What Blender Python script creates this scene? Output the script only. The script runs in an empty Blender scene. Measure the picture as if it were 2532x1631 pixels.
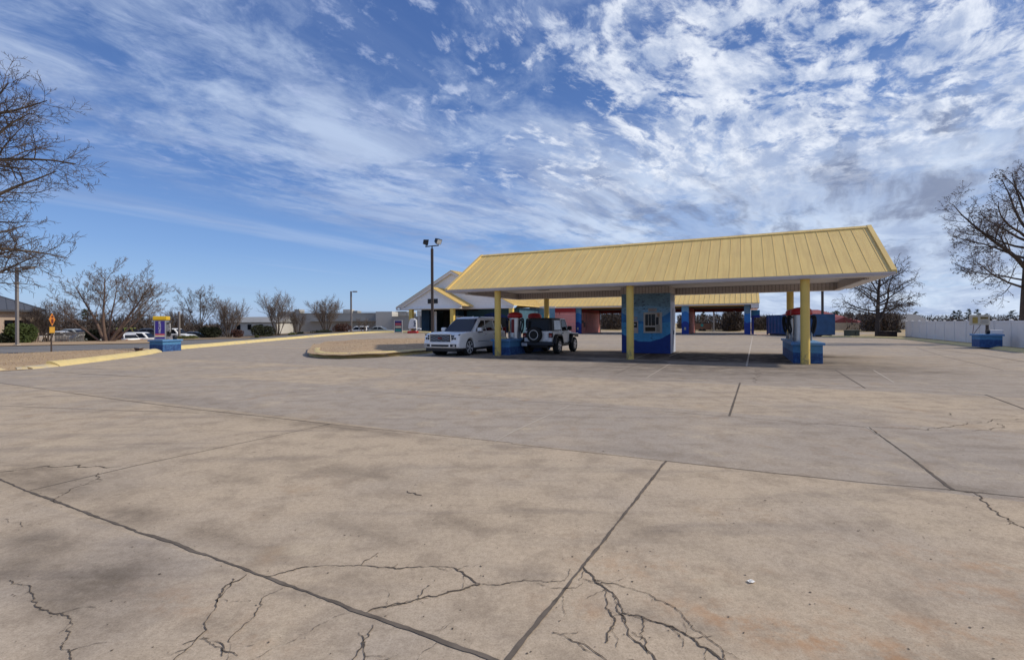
import bpy, bmesh, math, random
import numpy as np
from mathutils import Vector, Matrix

SC = bpy.context.scene
COL = SC.collection
# ------------------------------------------------------------------ camera geometry
F, HC, ROLL, VH = 1186.0, 1.55, 0.0049, 15.7
def sm(x, a, b):
    t = min(1.0, max(0.0, (x - a) / (b - a)))
    return t * t * (3 - 2 * t)
P0 = (-0.69, 23.3)                 # foot of the canopy's left front pillar
AX, BX = (0.9, -0.436), (0.436, 0.9)  # along the canopy / away from the street
RZ = math.atan2(AX[1], AX[0])
def ab(a, t): return (P0[0] + a * AX[0] + t * BX[0], P0[1] + a * AX[1] + t * BX[1])
def st(x, y):
    dx, dy = x - P0[0], y - P0[1]
    return -(dx * AX[0] + dy * AX[1]), dx * BX[0] + dy * BX[1]
def H(x, y):                       # height of the terrain
    s, t = st(x, y)
    return 0.45 * sm(t, 14, 32) * sm(s, 6, 26) * (1 - sm(s, 44, 60)) - 1.3 * sm(s, 47, 64) * sm(y, 38, 60)
def tang(sx, sy):
    u, v = sx - 1266.0, 815.5 - sy
    return (u + ROLL * (v - VH)) / F, (v - VH - ROLL * u) / F
def gp(sx, sy, zo=0.0):            # point of the terrain
    tu, tv = tang(sx, sy)
    Y = 20.0
    for _ in range(80):
        Yn = (HC - zo - H(tu * Y, Y)) / max(-tv, 0.003)
        Y = Y + 0.5 * (min(Yn, 400) - Y)
    return (tu * Y, Y)
def at(sx, sy, Y):
    tu, tv = tang(sx, sy)
    return Vector((tu * Y, Y, HC + tv * Y))

# ------------------------------------------------------------------ objects
def tag(o, label=None, cat=None, group=None, kind=None):
    if label: o['label'] = label
    if cat: o['category'] = cat
    if group: o['group'] = group
    if kind: o['kind'] = kind
    return o
def thing(name, label, cat, loc=(0, 0, 0), rz=0.0, group=None):
    o = bpy.data.objects.new(name, None)
    COL.objects.link(o)
    o.location = loc if len(loc) == 3 else (loc[0], loc[1], 0)
    o.rotation_euler = (0, 0, rz)
    o.empty_display_size = 0.3
    return tag(o, label, cat, group)
def copy_tree(o, parent=None):
    c = o.copy(); COL.objects.link(c)
    if parent: c.parent = parent
    for ch in list(o.children): copy_tree(ch, c)
    return c

class MB:
    def __init__(s): s.v, s.f, s.m = [], [], []
    def add(s, vs, fs, mi=0):
        b = len(s.v); s.v.extend(tuple(v) for v in vs)
        for f in fs: s.f.append(tuple(i + b for i in f)); s.m.append(mi)
        return s
    def box(s, x0, x1, y0, y1, z0, z1, mi=0, M=None):
        vs = [Vector((x, y, z)) for z in (z0, z1) for x, y in ((x0, y0), (x1, y0), (x1, y1), (x0, y1))]
        if M is not None: vs = [M @ v for v in vs]
        return s.add(vs, [(3, 2, 1, 0), (4, 5, 6, 7), (0, 1, 5, 4), (1, 2, 6, 5), (2, 3, 7, 6), (3, 0, 4, 7)], mi)
    def loft(s, rings, mi=0, caps=True, closed=True):
        n = len(rings[0]); vs = [p for r in rings for p in r]; fs = []
        for i in range(len(rings) - 1):
            for j in range(n if closed else n - 1):
                k = (j + 1) % n
                fs.append((i * n + j, i * n + k, (i + 1) * n + k, (i + 1) * n + j))
        if caps:
            fs.append(tuple(range(n - 1, -1, -1))); o = (len(rings) - 1) * n
            fs.append(tuple(o + i for i in range(n)))
        return s.add(vs, fs, mi)
    def prism(s, poly, d0, d1, ax='y', mi=0):
        def P(p, d):
            return (p[0], d, p[1]) if ax == 'y' else ((d, p[0], p[1]) if ax == 'x' else (p[0], p[1], d))
        return s.loft([[P(p, d0) for p in poly], [P(p, d1) for p in poly]], mi)
    def tube(s, pts, rad, n=6, mi=0, caps=True):
        pts = [Vector(p) for p in pts]
        if not hasattr(rad, '__len__'): rad = [rad] * len(pts)
        rings = []; ref = None
        for i, p in enumerate(pts):
            d = (pts[min(i + 1, len(pts) - 1)] - pts[max(i - 1, 0)])
            d = d.normalized() if d.length > 1e-9 else Vector((0, 0, 1))
            if ref is None:
                ref = Vector((1, 0, 0)) if abs(d.x) < 0.8 else Vector((0, 1, 0))
            u = (ref - d * ref.dot(d)).normalized(); w = d.cross(u); ref = u
            rings.append([p + (u * math.cos(2 * math.pi * k / n) + w * math.sin(2 * math.pi * k / n)) * rad[i] for k in range(n)])
        return s.loft(rings, mi, caps)
    def lathe(s, prof, c=(0, 0, 0), n=20, mi=0, ax='z'):
        rings = []
        for r, h in prof:
            ring = []
            for k in range(n):
                q = 2 * math.pi * k / n; x, y = r * math.cos(q), r * math.sin(q)
                v = (x, y, h) if ax == 'z' else ((h, x, y) if ax == 'x' else (y, h, x))
                ring.append((v[0] + c[0], v[1] + c[1], v[2] + c[2]))
            rings.append(ring)
        return s.loft(rings, mi)
    def quad(s, a, b, c, d, mi=0): return s.add([a, b, c, d], [(0, 1, 2, 3)], mi)
    def panel(s, a, b, c, d, th=0.006, mi=0):     # a thin solid pane, a..d counter-clockwise seen from outside
        a, b, c, d = map(Vector, (a, b, c, d)); n = (b - a).cross(d - a).normalized() * th
        return s.loft([[a, b, c, d], [a + n, b + n, c + n, d + n]], mi)
    def build(s, name, mats, parent=None, smooth=None, bevel=0, seg=2, fix=True, loc=None):
        me = bpy.data.meshes.new(name)
        me.from_pydata(s.v, [], s.f)
        if not isinstance(mats, (list, tuple)): mats = [mats]
        for m in mats: me.materials.append(m)
        if max(s.m, default=0) > 0: me.polygons.foreach_set('material_index', s.m)
        if fix:
            bm = bmesh.new(); bm.from_mesh(me)
            bmesh.ops.recalc_face_normals(bm, faces=bm.faces[:]); bm.to_mesh(me); bm.free()
        if smooth is not None:
            me.polygons.foreach_set('use_smooth', [True] * len(me.polygons))
            me.set_sharp_from_angle(angle=math.radians(smooth))
        me.update()
        o = bpy.data.objects.new(name, me); COL.objects.link(o)
        if parent: o.parent = parent
        if loc: o.location = loc
        if bevel:
            b = o.modifiers.new('bevel', 'BEVEL'); b.width = bevel; b.segments = seg
            b.limit_method = 'ANGLE'; b.angle_limit = math.radians(35)
        return o

def text(name, body, size, mat, M, parent=None, ext=0.003):
    cu = bpy.data.curves.new(name, 'FONT'); cu.body = body; cu.size = size; cu.extrude = ext
    cu.align_x = 'CENTER'; cu.align_y = 'CENTER'
    t = bpy.data.objects.new(name + '_tmp', cu); COL.objects.link(t)
    bpy.context.view_layer.update()
    dg = bpy.context.evaluated_depsgraph_get()
    me = bpy.data.meshes.new_from_object(t.evaluated_get(dg))
    bpy.data.objects.remove(t); me.transform(M); me.materials.clear(); me.materials.append(mat)
    o = bpy.data.objects.new(name, me); COL.objects.link(o)
    if parent: o.parent = parent
    return o

# ------------------------------------------------------------------ shader helper
class G:
    def __init__(s, tree): s.t = tree; s.N = tree.nodes; s.L = tree.links
    def node(s, typ, **kw):
        n = s.N.new(typ)
        for k, v in kw.items(): setattr(n, k, v)
        return n
    def put(s, sock, v):
        if hasattr(v, 'links') or isinstance(v, bpy.types.NodeSocket): s.L.new(v, sock)
        elif isinstance(v, (tuple, list)) and len(v) == 3 and sock.type == 'RGBA': sock.default_value = (*v, 1)
        else: sock.default_value = v
    def math(s, op, a, b=0.0, c=0.0, clamp=False):
        n = s.node('ShaderNodeMath', operation=op, use_clamp=clamp)
        for i, v in enumerate((a, b, c)): s.put(n.inputs[i], v)
        return n.outputs[0]
    def mul(s, a, b): return s.math('MULTIPLY', a, b)
    def plus(s, a, b): return s.math('ADD', a, b)
    def step(s, x, a, b, lo=0.0, hi=1.0):
        n = s.node('ShaderNodeMapRange', interpolation_type='SMOOTHSTEP')
        for k, v in zip(('Value', 'From Min', 'From Max', 'To Min', 'To Max'), (x, a, b, lo, hi)): s.put(n.inputs[k], v)
        return n.outputs[0]
    def mix(s, f, a, b, mode='MIX'):
        n = s.node('ShaderNodeMix', data_type='RGBA', blend_type=mode)
        s.put(n.inputs['Factor'], f); s.put(n.inputs['A'], a) if False else None
        s.put(n.inputs[6], a); s.put(n.inputs[7], b)
        return n.outputs[2]
    def noise(s, vec, scale, detail=4.0, rough=0.55, dist=0.0):
        n = s.node('ShaderNodeTexNoise')
        if vec is not None: s.put(n.inputs['Vector'], vec)
        n.inputs['Scale'].default_value = scale; n.inputs['Detail'].default_value = detail
        n.inputs['Roughness'].default_value = rough; n.inputs['Distortion'].default_value = dist
        return n.outputs[0]
    def voro(s, vec, scale, feature='F1'):
        n = s.node('ShaderNodeTexVoronoi', feature=feature)
        s.put(n.inputs['Vector'], vec); n.inputs['Scale'].default_value = scale
        return n
    def comb(s, x, y, z=0.0):
        n = s.node('ShaderNodeCombineXYZ')
        for i, v in enumerate((x, y, z)): s.put(n.inputs[i], v)
        return n.outputs[0]
    def sep(s, v):
        n = s.node('ShaderNodeSeparateXYZ'); s.put(n.inputs[0], v); return n.outputs
    def map(s, v, loc=(0, 0, 0), rot=(0, 0, 0), scale=(1, 1, 1)):
        n = s.node('ShaderNodeMapping'); s.put(n.inputs[0], v)
        n.inputs[1].default_value = loc; n.inputs[2].default_value = rot; n.inputs[3].default_value = scale
        return n.outputs[0]
    def attr(s, name): return s.node('ShaderNodeAttribute', attribute_name=name).outputs['Fac']
    def obj(s): return s.node('ShaderNodeTexCoord').outputs['Object']

MATS = {}
def mat(name, base, rough=0.6, metal=0.0, var=0.12, vs=3.0, bump=0.0, bs=40.0, spec=0.4, coat=0.0, fn=None):
    m = bpy.data.materials.new(name); m.use_nodes = True
    g = G(m.node_tree); b = g.N['Principled BSDF']
    b.inputs['Roughness'].default_value = rough; b.inputs['Metallic'].default_value = metal
    b.inputs['Specular IOR Level'].default_value = spec; b.inputs['Coat Weight'].default_value = coat
    o = g.obj()
    if fn: c = fn(g, o)
    else: c = tuple(base)
    if var:
        n = g.noise(o, vs, 6, 0.6)
        c = g.mix(1.0, c, g.mix(n, (1 - var * 2,) * 3, (1 + var * 2,) * 3), 'MULTIPLY')
    g.put(b.inputs['Base Color'], c)
    if bump:
        bn = g.node('ShaderNodeBump'); bn.inputs['Strength'].default_value = bump; bn.inputs['Distance'].default_value = 0.03
        g.put(bn.inputs['Height'], g.noise(o, bs, 5, 0.6)); g.L.new(bn.outputs[0], b.inputs['Normal'])
    MATS[name] = m
    return m

# --- plain materials
WHITE_TRIM = mat('white_trim', (.76, .72, .69), .55, var=.06, vs=1.5)
SOFFIT = mat('soffit', (.70, .66, .63), .6, var=.07, vs=1.2)
def post_fn(g, o):
    x, y, z = g.sep(o)
    d = g.step(z, .9, .0)
    n = g.noise(g.map(o, scale=(1, 1, .6)), 9, 7, .75)
    f = g.mul(g.step(g.plus(n, g.mul(d, .16)), .60, .72), .75)
    c = g.mix(g.step(g.noise(g.map(o, scale=(3, 3, .4)), 2.0, 5, .6), .4, .7), (.74, .53, .13), (.66, .47, .13))
    return g.mix(f, c, (.30, .23, .11))
YELLOW_POST = mat('yellow_post', None, .5, var=.06, vs=2.0, fn=post_fn)
BLACK = mat('black_plastic', (.015, .015, .018), .45, var=.1)
RUBBER = mat('rubber', (.018, .018, .019), .8, var=.15, vs=8)
CHROME = mat('chrome', (.75, .75, .76), .22, 1.0, var=.05)
STEEL = mat('brushed_steel', (.55, .55, .56), .34, .9, var=.12, vs=5)
RIM = mat('wheel_silver', (.50, .50, .52), .35, .6, var=.05)
CARWHITE = mat('white_car_paint', (.82, .82, .81), .28, var=.02, spec=.5, coat=.6)
JEEPWHITE = mat('white_flat_paint', (.80, .80, .80), .35, var=.03, spec=.5, coat=.3)
GLASS = mat('dark_glass', (.008, .010, .014), .06, var=0, spec=.22)
HARDTOP = mat('black_hardtop', (.012, .012, .014), .5, var=.08)
PALEGLASS = mat('pale_glass', (.52, .55, .58), .10, var=.25, vs=3, spec=.6)
RED = mat('red_plastic', (.42, .018, .02), .4, var=.08)
TAIL = mat('red_lens', (.22, .008, .01), .2, var=.1)
LENS = mat('clear_lens', (.55, .57, .6), .12, .3, var=.2, vs=20)
DARKPOLE = mat('dark_bronze_pole', (.075, .055, .045), .5, var=.12)
GREYPOLE = mat('grey_pole', (.22, .20, .19), .55, var=.12)
BARK = mat('bark', (.10, .077, .062), .9, var=.22, vs=6, bump=.5, bs=14)
TWIG = mat('twig', (.105, .080, .066), .9, var=.15, vs=3)
DARKBARK = mat('dark_bark', (.075, .057, .048), .9, var=.22, vs=6, bump=.5, bs=14)
DARKTWIG = mat('dark_twig', (.115, .088, .072), .9, var=.15, vs=3)
PALETWIG = mat('pale_twig', (.17, .13, .105), .9, var=.2, vs=2)
WOODS = mat('woods_brown', (.060, .044, .036), .95, var=.30, vs=.15)
DRYLEAF = mat('dry_leaf', (.10, .052, .035), .9, var=.25, vs=2)
def leafmat(n, c, v=.35): return mat(n, c, .75, var=v, vs=1.6, spec=.25)
EVERG = leafmat('evergreen_leaf', (.052, .070, .020))
DKEVERG = leafmat('dark_evergreen_leaf', (.022, .026, .013))
PINE = leafmat('pine_needle', (.030, .046, .022))
LIMEG = leafmat('low_shrub_leaf', (.085, .090, .028))
REDLEAF = leafmat('reddish_shrub_leaf', (.060, .026, .020))
SIGN_ORANGE = mat('orange_sign', (.62, .21, .02), .5, var=.08)
PURPLE = mat('purple_panel', (.045, .030, .24), .45, var=.1)
PINKBAND = mat('pink_band', (.50, .09, .12), .5, var=.1)
CREAM = mat('cream_paint', (.62, .52, .38), .6, var=.1)
YELLOWCAP = mat('yellow_cap', (.68, .44, .02), .45, var=.08)
LETTER = mat('white_letter', (.75, .75, .78), .5, var=0)
DKLETTER = mat('dark_letter', (.03, .025, .02), .6, var=0)
PAPER = mat('white_paper', (.78, .76, .72), .8, var=.08, vs=30)
CONTAINER = mat('container_blue', (.018, .075, .20), .5, var=.28, vs=1.3)
BEIGE = mat('beige_stucco', (.46, .36, .28), .85, var=.08, vs=1.2)
DKROOF = mat('dark_metal_roof', (.075, .08, .095), .5, var=.1)
FARGREY = mat('grey_block_wall', (.33, .32, .30), .9, var=.1, vs=.4)
FARPALE = mat('pale_block_wall', (.50, .48, .44), .9, var=.08, vs=.4)
REDROOF = mat('red_tile_roof', (.24, .060, .062), .8, var=.2, vs=1.5)
TANWALL = mat('tan_wall', (.48, .40, .30), .85, var=.12)
FENCEWOOD = mat('grey_wood', (.34, .30, .24), .9, var=.25, vs=2)
FENCE = mat('white_vinyl', (.80, .77, .74), .45, var=.05, vs=1.0)
GREENBOX = mat('green_cabinet', (.10, .115, .085), .6, var=.12)
BROWNBOX = mat('dark_cabinet', (.035, .022, .018), .6, var=.2)
BROWNTRAILER = mat('brown_trailer', (.22, .115, .07), .55, var=.15)
TEAL = mat('teal_paint', (.05, .30, .28), .5, var=.1)
LIME = mat('lime_paint', (.55, .60, .08), .45, var=.1)
DARKCAR = mat('dark_car_paint', (.03, .035, .045), .3, var=.05, coat=.5)
GREYCAR = mat('grey_car_paint', (.30, .32, .31), .3, var=.05, coat=.5)
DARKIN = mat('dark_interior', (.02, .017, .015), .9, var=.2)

def kerb_fn(g, o):
    n = g.noise(o, 2.2, 8, .72); w = g.step(n, .55, .66, 0, .85)
    return g.mix(w, (.62, .49, .22), (.40, .36, .29))
KERB = mat('yellow_kerb_paint', None, .8, var=.12, vs=4, bump=.4, bs=25, fn=kerb_fn)
def kerb2_fn(g, o):
    n = g.noise(o, 2.0, 8, .75); w = g.step(n, .42, .60)
    return g.mix(w, (.58, .46, .24), (.42, .37, .30))
KERBWORN = mat('worn_kerb_paint', None, .85, var=.12, vs=4, bump=.5, bs=20, fn=kerb2_fn)
def roof_fn(g, o):
    st_ = g.noise(g.map(o, scale=(9, .5, .5)), 1.0, 6, .6)
    big = g.noise(g.map(o, scale=(2.46, .22, .22)), 1.0, 5, .65)
    c = g.mix(g.step(st_, .38, .66), (.74, .53, .185), (.66, .46, .16))
    return g.mix(g.step(big, .5, .8, 0, .5), c, (.60, .40, .16))
ROOF = mat('yellow_metal_roof', None, .5, .0, var=.05, vs=.8, fn=roof_fn)
def vsid_fn(g, o):
    x, y, z = g.sep(o)
    w = g.math('FRACT', g.mul(g.plus(x, y), 6.2)); d = g.step(w, .80, .92)
    n = g.noise(o, 5, 6, .7)
    c = g.mix(g.step(n, .5, .75), (.56, .50, .47), (.44, .37, .34))
    return g.mix(g.mul(d, .8), c, (.17, .13, .12))
VSIDING = mat('vertical_siding', None, .7, var=.06, fn=vsid_fn)
def hsid_fn(g, o):
    x, y, z = g.sep(o)
    w = g.math('FRACT', g.mul(z, 4.2)); d = g.step(w, .0, .22, 1, 0)
    return g.mix(g.mul(d, .38), (.86, .85, .83), (.56, .55, .54))
HSIDING = mat('horizontal_siding', None, .6, var=.06, fn=hsid_fn)
def pinkwall_fn(g, o):
    x, y, z = g.sep(o)
    bl = g.node('ShaderNodeTexBrick'); g.put(bl.inputs['Vector'], g.comb(y, z, 0.0))
    bl.inputs['Scale'].default_value = 1.25; bl.inputs['Color1'].default_value = (.78, .29, .25, 1)
    bl.inputs['Color2'].default_value = (.70, .31, .28, 1); bl.inputs['Mortar'].default_value = (.40, .13, .12, 1)
    bl.inputs['Mortar Size'].default_value = .02
    drip = g.step(g.noise(g.map(o, scale=(1, 3.2, .22)), 1.6, 5, .6), .60, .68)
    c = g.mix(g.mul(drip, .75), bl.outputs[0], (.10, .03, .04))
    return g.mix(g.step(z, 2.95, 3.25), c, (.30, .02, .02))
PINKWALL = mat('pink_block_wall', None, .8, var=.1, fn=pinkwall_fn)
REDLINTEL = mat('red_beam', (.24, .035, .025), .7, var=.25, vs=.8)

def mural(name, bands, flake=0.35, flakecol=(.02, .03, .07), half=1.2):
    """bands: (height, curvature, colour) from top to bottom over a first colour."""
    def fn(g, o):
        x, y, z = g.sep(o)
        w = g.plus(z, g.mul(g.plus(g.noise(o, 2.5, 3), -.5), .12))
        xn = g.math('DIVIDE', x, half); x2 = g.mul(xn, xn)
        c = bands[0]
        for h, k, col in bands[1:]:
            lim = g.plus(h, g.mul(x2, k))
            f = g.step(g.math('SUBTRACT', lim, w), -.02, .02)
            c = g.mix(f, c, col)
        c = g.mix(1.0, c, g.mix(g.noise(o, 1.6, 5, .7), (.50, .56, .62), (1.5, 1.45, 1.38)), 'MULTIPLY')
        th = .545 if flake > .5 else .60
        fl = g.mul(g.step(g.noise(g.map(o, scale=(1, 1, 3.2)), 5.0, 7, .7), th, th + .06), g.step(g.plus(g.noise(o, .9, 2), g.mul(g.step(z, 1.8, 2.5), .14 if flake > .5 else 0.0)), .45, .62))
        return g.mix(g.mul(fl, flake), c, flakecol)
    return mat(name, None, .7, var=.14, vs=5, bump=.35, bs=12, fn=fn)
LB, MBL, NV = (.16, .35, .56), (.030, .17, .46), (.016, .042, .24)
BOOTHWALL = mural('booth_mural', [(.17, .29, .40), (2.42, -.1, (.21, .40, .60)), (1.62, .48, (.045, .22, .54)), (1.5, .1, (.08, .34, .64)), (.58, .42, (.020, .052, .26))], .9)
COLMURAL = mural('column_mural', [LB, (3.05, -.55, MBL), (1.75, -.55, NV)], .12, half=.6)
COLMURAL2 = mural('end_column_mural', [(.14, .24, .33), (2.6, .5, MBL), (1.5, .6, NV)], .12, half=.6)
LOBBYWALL = mural('lobby_mural', [(.030, .085, .12), (3.1, -1.6, (.018, .05, .22)), (1.2, .3, NV)], .5, (.012, .02, .03), half=3.2)
LOBBYSIDE = mural('lobby_side_mural', [(.16, .30, .42), (3.0, -.8, (.10, .35, .46)), (1.2, .5, MBL)], .2, half=2.0)
def booth_side_fn(g, o):
    n = g.step(g.noise(g.map(o, scale=(1, 1.4, 2.0)), 6, 7, .7), .57, .64)
    d = g.step(g.noise(o, 1.2, 2), .42, .6)
    x, y, z = g.sep(o)
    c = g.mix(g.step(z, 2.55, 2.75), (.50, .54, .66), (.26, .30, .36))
    return g.mix(g.mul(n, d), c, (.05, .08, .22))
BOOTHSIDE = mat('booth_side_paint', None, .7, var=.1, bump=.3, bs=12, fn=booth_side_fn)
def island_fn(g, o):
    x, y, z = g.sep(o)
    n = g.noise(o, 7, 6, .7)
    lo = g.mix(g.step(n, .35, .7), (.014, .045, .17), (.045, .13, .30))
    return g.mix(g.step(z, .39, .41), lo, (.07, .21, .40))
ISLAND = mat('split_block_paint', None, .75, var=.18, vs=9, bump=1.0, bs=7, fn=island_fn)
CAP = mat('blue_cap_paint', (.10, .24, .46), .6, var=.12, vs=4)

# --- ground materials
def grass_fn(c1, c2, c3):
    def fn(g, o):
        a = g.noise(o, .35, 6, .65); b = g.noise(g.map(o, scale=(1, 1, 1)), 6.0, 8, .75)
        c = g.mix(g.step(a, .38, .62), c1, c2)
        return g.mix(g.step(b, .50, .72, 0, .38), c, c3)
    return fn
DRYGRASS = mat('dry_grass_ground', None, .95, var=.12, vs=9, bump=.3, bs=30, fn=grass_fn((.42, .30, .18), (.37, .255, .155), (.29, .20, .12)))
MULCH = mat('mulch', None, .95, var=.25, vs=10, bump=.6, bs=25, fn=grass_fn((.21, .145, .095), (.27, .20, .12), (.12, .08, .05)))
FIELD = mat('field_grass', None, .95, var=.2, vs=.6, bump=.3, bs=10, fn=grass_fn((.40, .30, .165), (.33, .25, .13), (.25, .19, .105)))
def asphalt_fn(g, o):
    s = g.noise(g.map(o, rot=(0, 0, -.25), scale=(.12, 1.2, 1)), 1.0, 5, .6)
    return g.mix(g.step(s, .35, .7), (.215, .20, .19), (.13, .13, .135))
ASPHALT = mat('asphalt', None, .9, var=.12, vs=8, bump=.2, bs=60, spec=.1, fn=asphalt_fn)
CONC2 = mat('kerb_concrete', (.40, .36, .31), .9, var=.15, vs=4, bump=.3, bs=20)
# ------------------------------------------------------------------ camera, sun, sky
cd = bpy.data.cameras.new('camera'); cam = bpy.data.objects.new('camera', cd); COL.objects.link(cam)
cd.sensor_width = 36.0; cd.sensor_fit = 'HORIZONTAL'; cd.lens = 36.0 * F / 2532.0
cd.shift_y = -VH / 2532.0; cd.clip_start = 0.05; cd.clip_end = 6000
r_ = Vector((1, 0, -ROLL)).normalized(); u_ = Vector((ROLL, 0, 1)).normalized()
cam.matrix_world = Matrix(((r_.x, u_.x, 0, 0), (r_.y, u_.y, -1, 0), (r_.z, u_.z, 0, HC), (0, 0, 0, 1)))
SC.camera = cam
EL = math.radians(40); SX, SY = 0.98, -0.04
az = math.atan2(SX, SY)
sd = bpy.data.lights.new('sun', 'SUN'); sun = bpy.data.objects.new('sun', sd); COL.objects.link(sun)
sd.energy = 2.5; sd.angle = math.radians(2.0); sd.color = (1.0, .91, .76)
tosun = Vector((math.sin(az) * math.cos(EL), math.cos(az) * math.cos(EL), math.sin(EL)))
sun.rotation_euler = tosun.to_track_quat('Z', 'Y').to_euler()
sun.location = (40, 10, 40)

W = bpy.data.worlds.new('World'); SC.world = W; W.use_nodes = True
g = G(W.node_tree); bg = g.N['Background']; bg.inputs[1].default_value = 0.14
sky = g.node('ShaderNodeTexSky', sky_type='NISHITA'); sky.sun_disc = False
sky.sun_elevation = EL; sky.sun_rotation = az; sky.air_density = 1.0; sky.dust_density = 0.6; sky.ozone_density = 2.0
d = g.node('ShaderNodeTexCoord').outputs['Generated']
x, y, z = g.sep(d)
zc = g.plus(g.math('MAXIMUM', z, 0.0), 0.085)
qx, qy = g.math('DIVIDE', x, zc), g.math('DIVIDE', y, zc)
al = g.plus(g.mul(qx, .62), g.mul(qy, .78)); ac = g.plus(g.mul(qx, .78), g.mul(qy, -.62))
def V(sa, sc, off=0.0): return g.comb(g.mul(al, sa), g.mul(ac, sc), off)
# the clear blue, deeper overhead
def ramp(fac, stops):
    n = g.node('ShaderNodeValToRGB'); g.put(n.inputs[0], fac); e = n.color_ramp.elements
    while len(e) < len(stops): e.new(.5)
    for k, (p, col) in enumerate(stops): e[k].position = p; e[k].color = (*col, 1)
    return n.outputs[0]
grad = ramp(g.math('MAXIMUM', z, 0.0), [(0.0, (1.55, 2.35, 3.95)), (.05, (1.3, 2.25, 3.95)), (.14, (.80, 1.62, 3.5)), (.26, (.47, 1.08, 2.8)), (.45, (.29, .72, 2.1)), (.8, (.22, .5, 1.7))])
blue = g.mix(.82, sky.outputs[0], grad)
# cloud cover: open towards the lower left, closed towards the right
thr = g.plus(.135, g.mul(x, -.22))
right = g.step(x, -.08, .40)
warp = g.noise(V(.45, .45, 3.0), 1.0, 5, .55)
warp2 = g.noise(V(.45, .45, 17.0), 1.0, 5, .55)
wa, wb_ = g.mul(g.plus(warp, -.5), 1.5), g.mul(g.plus(warp2, -.5), 1.1)
def VW(sa, sc, off=0.0, k=1.0):
    return g.comb(g.plus(g.mul(al, sa), g.mul(wa, k)), g.plus(g.mul(ac, sc), g.mul(wb_, k)), off)
soft = g.plus(g.math('SUBTRACT', z, thr), g.mul(g.plus(g.noise(VW(.22, .8, 2.0, .5), 1.0, 6, .55), -.5), .26))
opn = g.step(soft, -.035, .055)
base = g.noise(VW(.46, .80, 7.0, .6), 2.2, 11, .60)
wisp = g.noise(VW(.95, 1.25, 1.0, .8), 4.6, 11, .66)
dens = g.plus(g.mul(base, .62), g.mul(wisp, .38))
# holes of deep blue high up on the left and centre
hole = g.plus(g.mul(g.step(z, .30, .44), .075), g.mul(g.plus(g.noise(V(.35, .6, 61.0), 1.0, 3, .5), -.5), -.28))
dens = g.math('SUBTRACT', dens, hole)
cov = g.mul(g.step(dens, .35, .57), opn)
cov = g.mul(cov, g.math('SUBTRACT', 1.0, g.mul(g.mul(g.step(z, .25, .36), right), .72)))
# thin high streaks over the clear part
stk = g.noise(VW(.10, 1.05, 13.0, .22), 1.0, 7, .55)
streak = g.mul(g.mul(g.step(stk, .54, .72), g.step(z, .035, .09)), .62)
cov = g.math('MAXIMUM', cov, streak)
hz = g.mul(g.step(x, .10, .52), g.step(z, .40, .16))
cov = g.math('MAXIMUM', cov, g.mul(hz, g.step(g.noise(VW(.20, .85, 5.0, .6), 1.3, 9, .6), .26, .52)))
bright = g.step(g.noise(VW(.35, 1.1, 51.0, .6), 1.4, 8, .6), .36, .66)
ccol = g.mix(right, g.mix(bright, (1.5, 2.0, 3.25), (2.7, 3.3, 4.45)), g.mix(bright, (2.0, 2.5, 3.6), (3.7, 4.25, 5.1)))
c = g.mix(g.mul(cov, .93), blue, ccol)
# shaded undersides, streaky towards the horizon
gn = g.noise(VW(.50, 1.3, 21.0, .6), 3.4, 9, .58)
gmask = g.mul(g.step(z, .06, .13), g.step(z, .44, .27))
grey = g.mul(g.step(gn, .45, .67), g.mul(gmask, opn))
c = g.mix(g.mul(grey, g.plus(.28, g.mul(right, .46))), c, g.mix(right, (1.25, 1.6, 2.7), (.95, 1.15, 1.8)))
# puffy rows overhead and to the right
pn = g.noise(VW(.85, 1.25, 31.0, .7), 8.4, 12, .64)
pl = g.noise(V(.5, .9, 43.0), 1.1, 5, .5)
pm = g.plus(g.mul(g.step(x, -.02, .38), .125), g.mul(g.plus(pl, -.5), .36))
puff = g.mul(g.step(g.plus(pn, pm), .52, .71), .90)
puff = g.mul(puff, g.mul(g.step(z, .19, .31), g.plus(g.mul(g.step(x, -.55, .15), .55), .45)))
core = g.step(g.noise(VW(.75, 1.35, 33.0, .5), 6.0, 10, .64), .36, .66)
pcol = g.mix(core, (2.2, 2.7, 3.8), (4.9, 5.15, 5.6))
pcol = g.mix(g.step(x, -.45, .2), (2.5, 3.0, 4.4), pcol)
c = g.mix(puff, c, pcol)
g.L.new(c, bg.inputs[0])
SC.view_settings.view_transform = 'Standard'; SC.view_settings.look = 'None'
SC.view_settings.exposure = 0.42; SC.view_settings.gamma = 1.0

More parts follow.
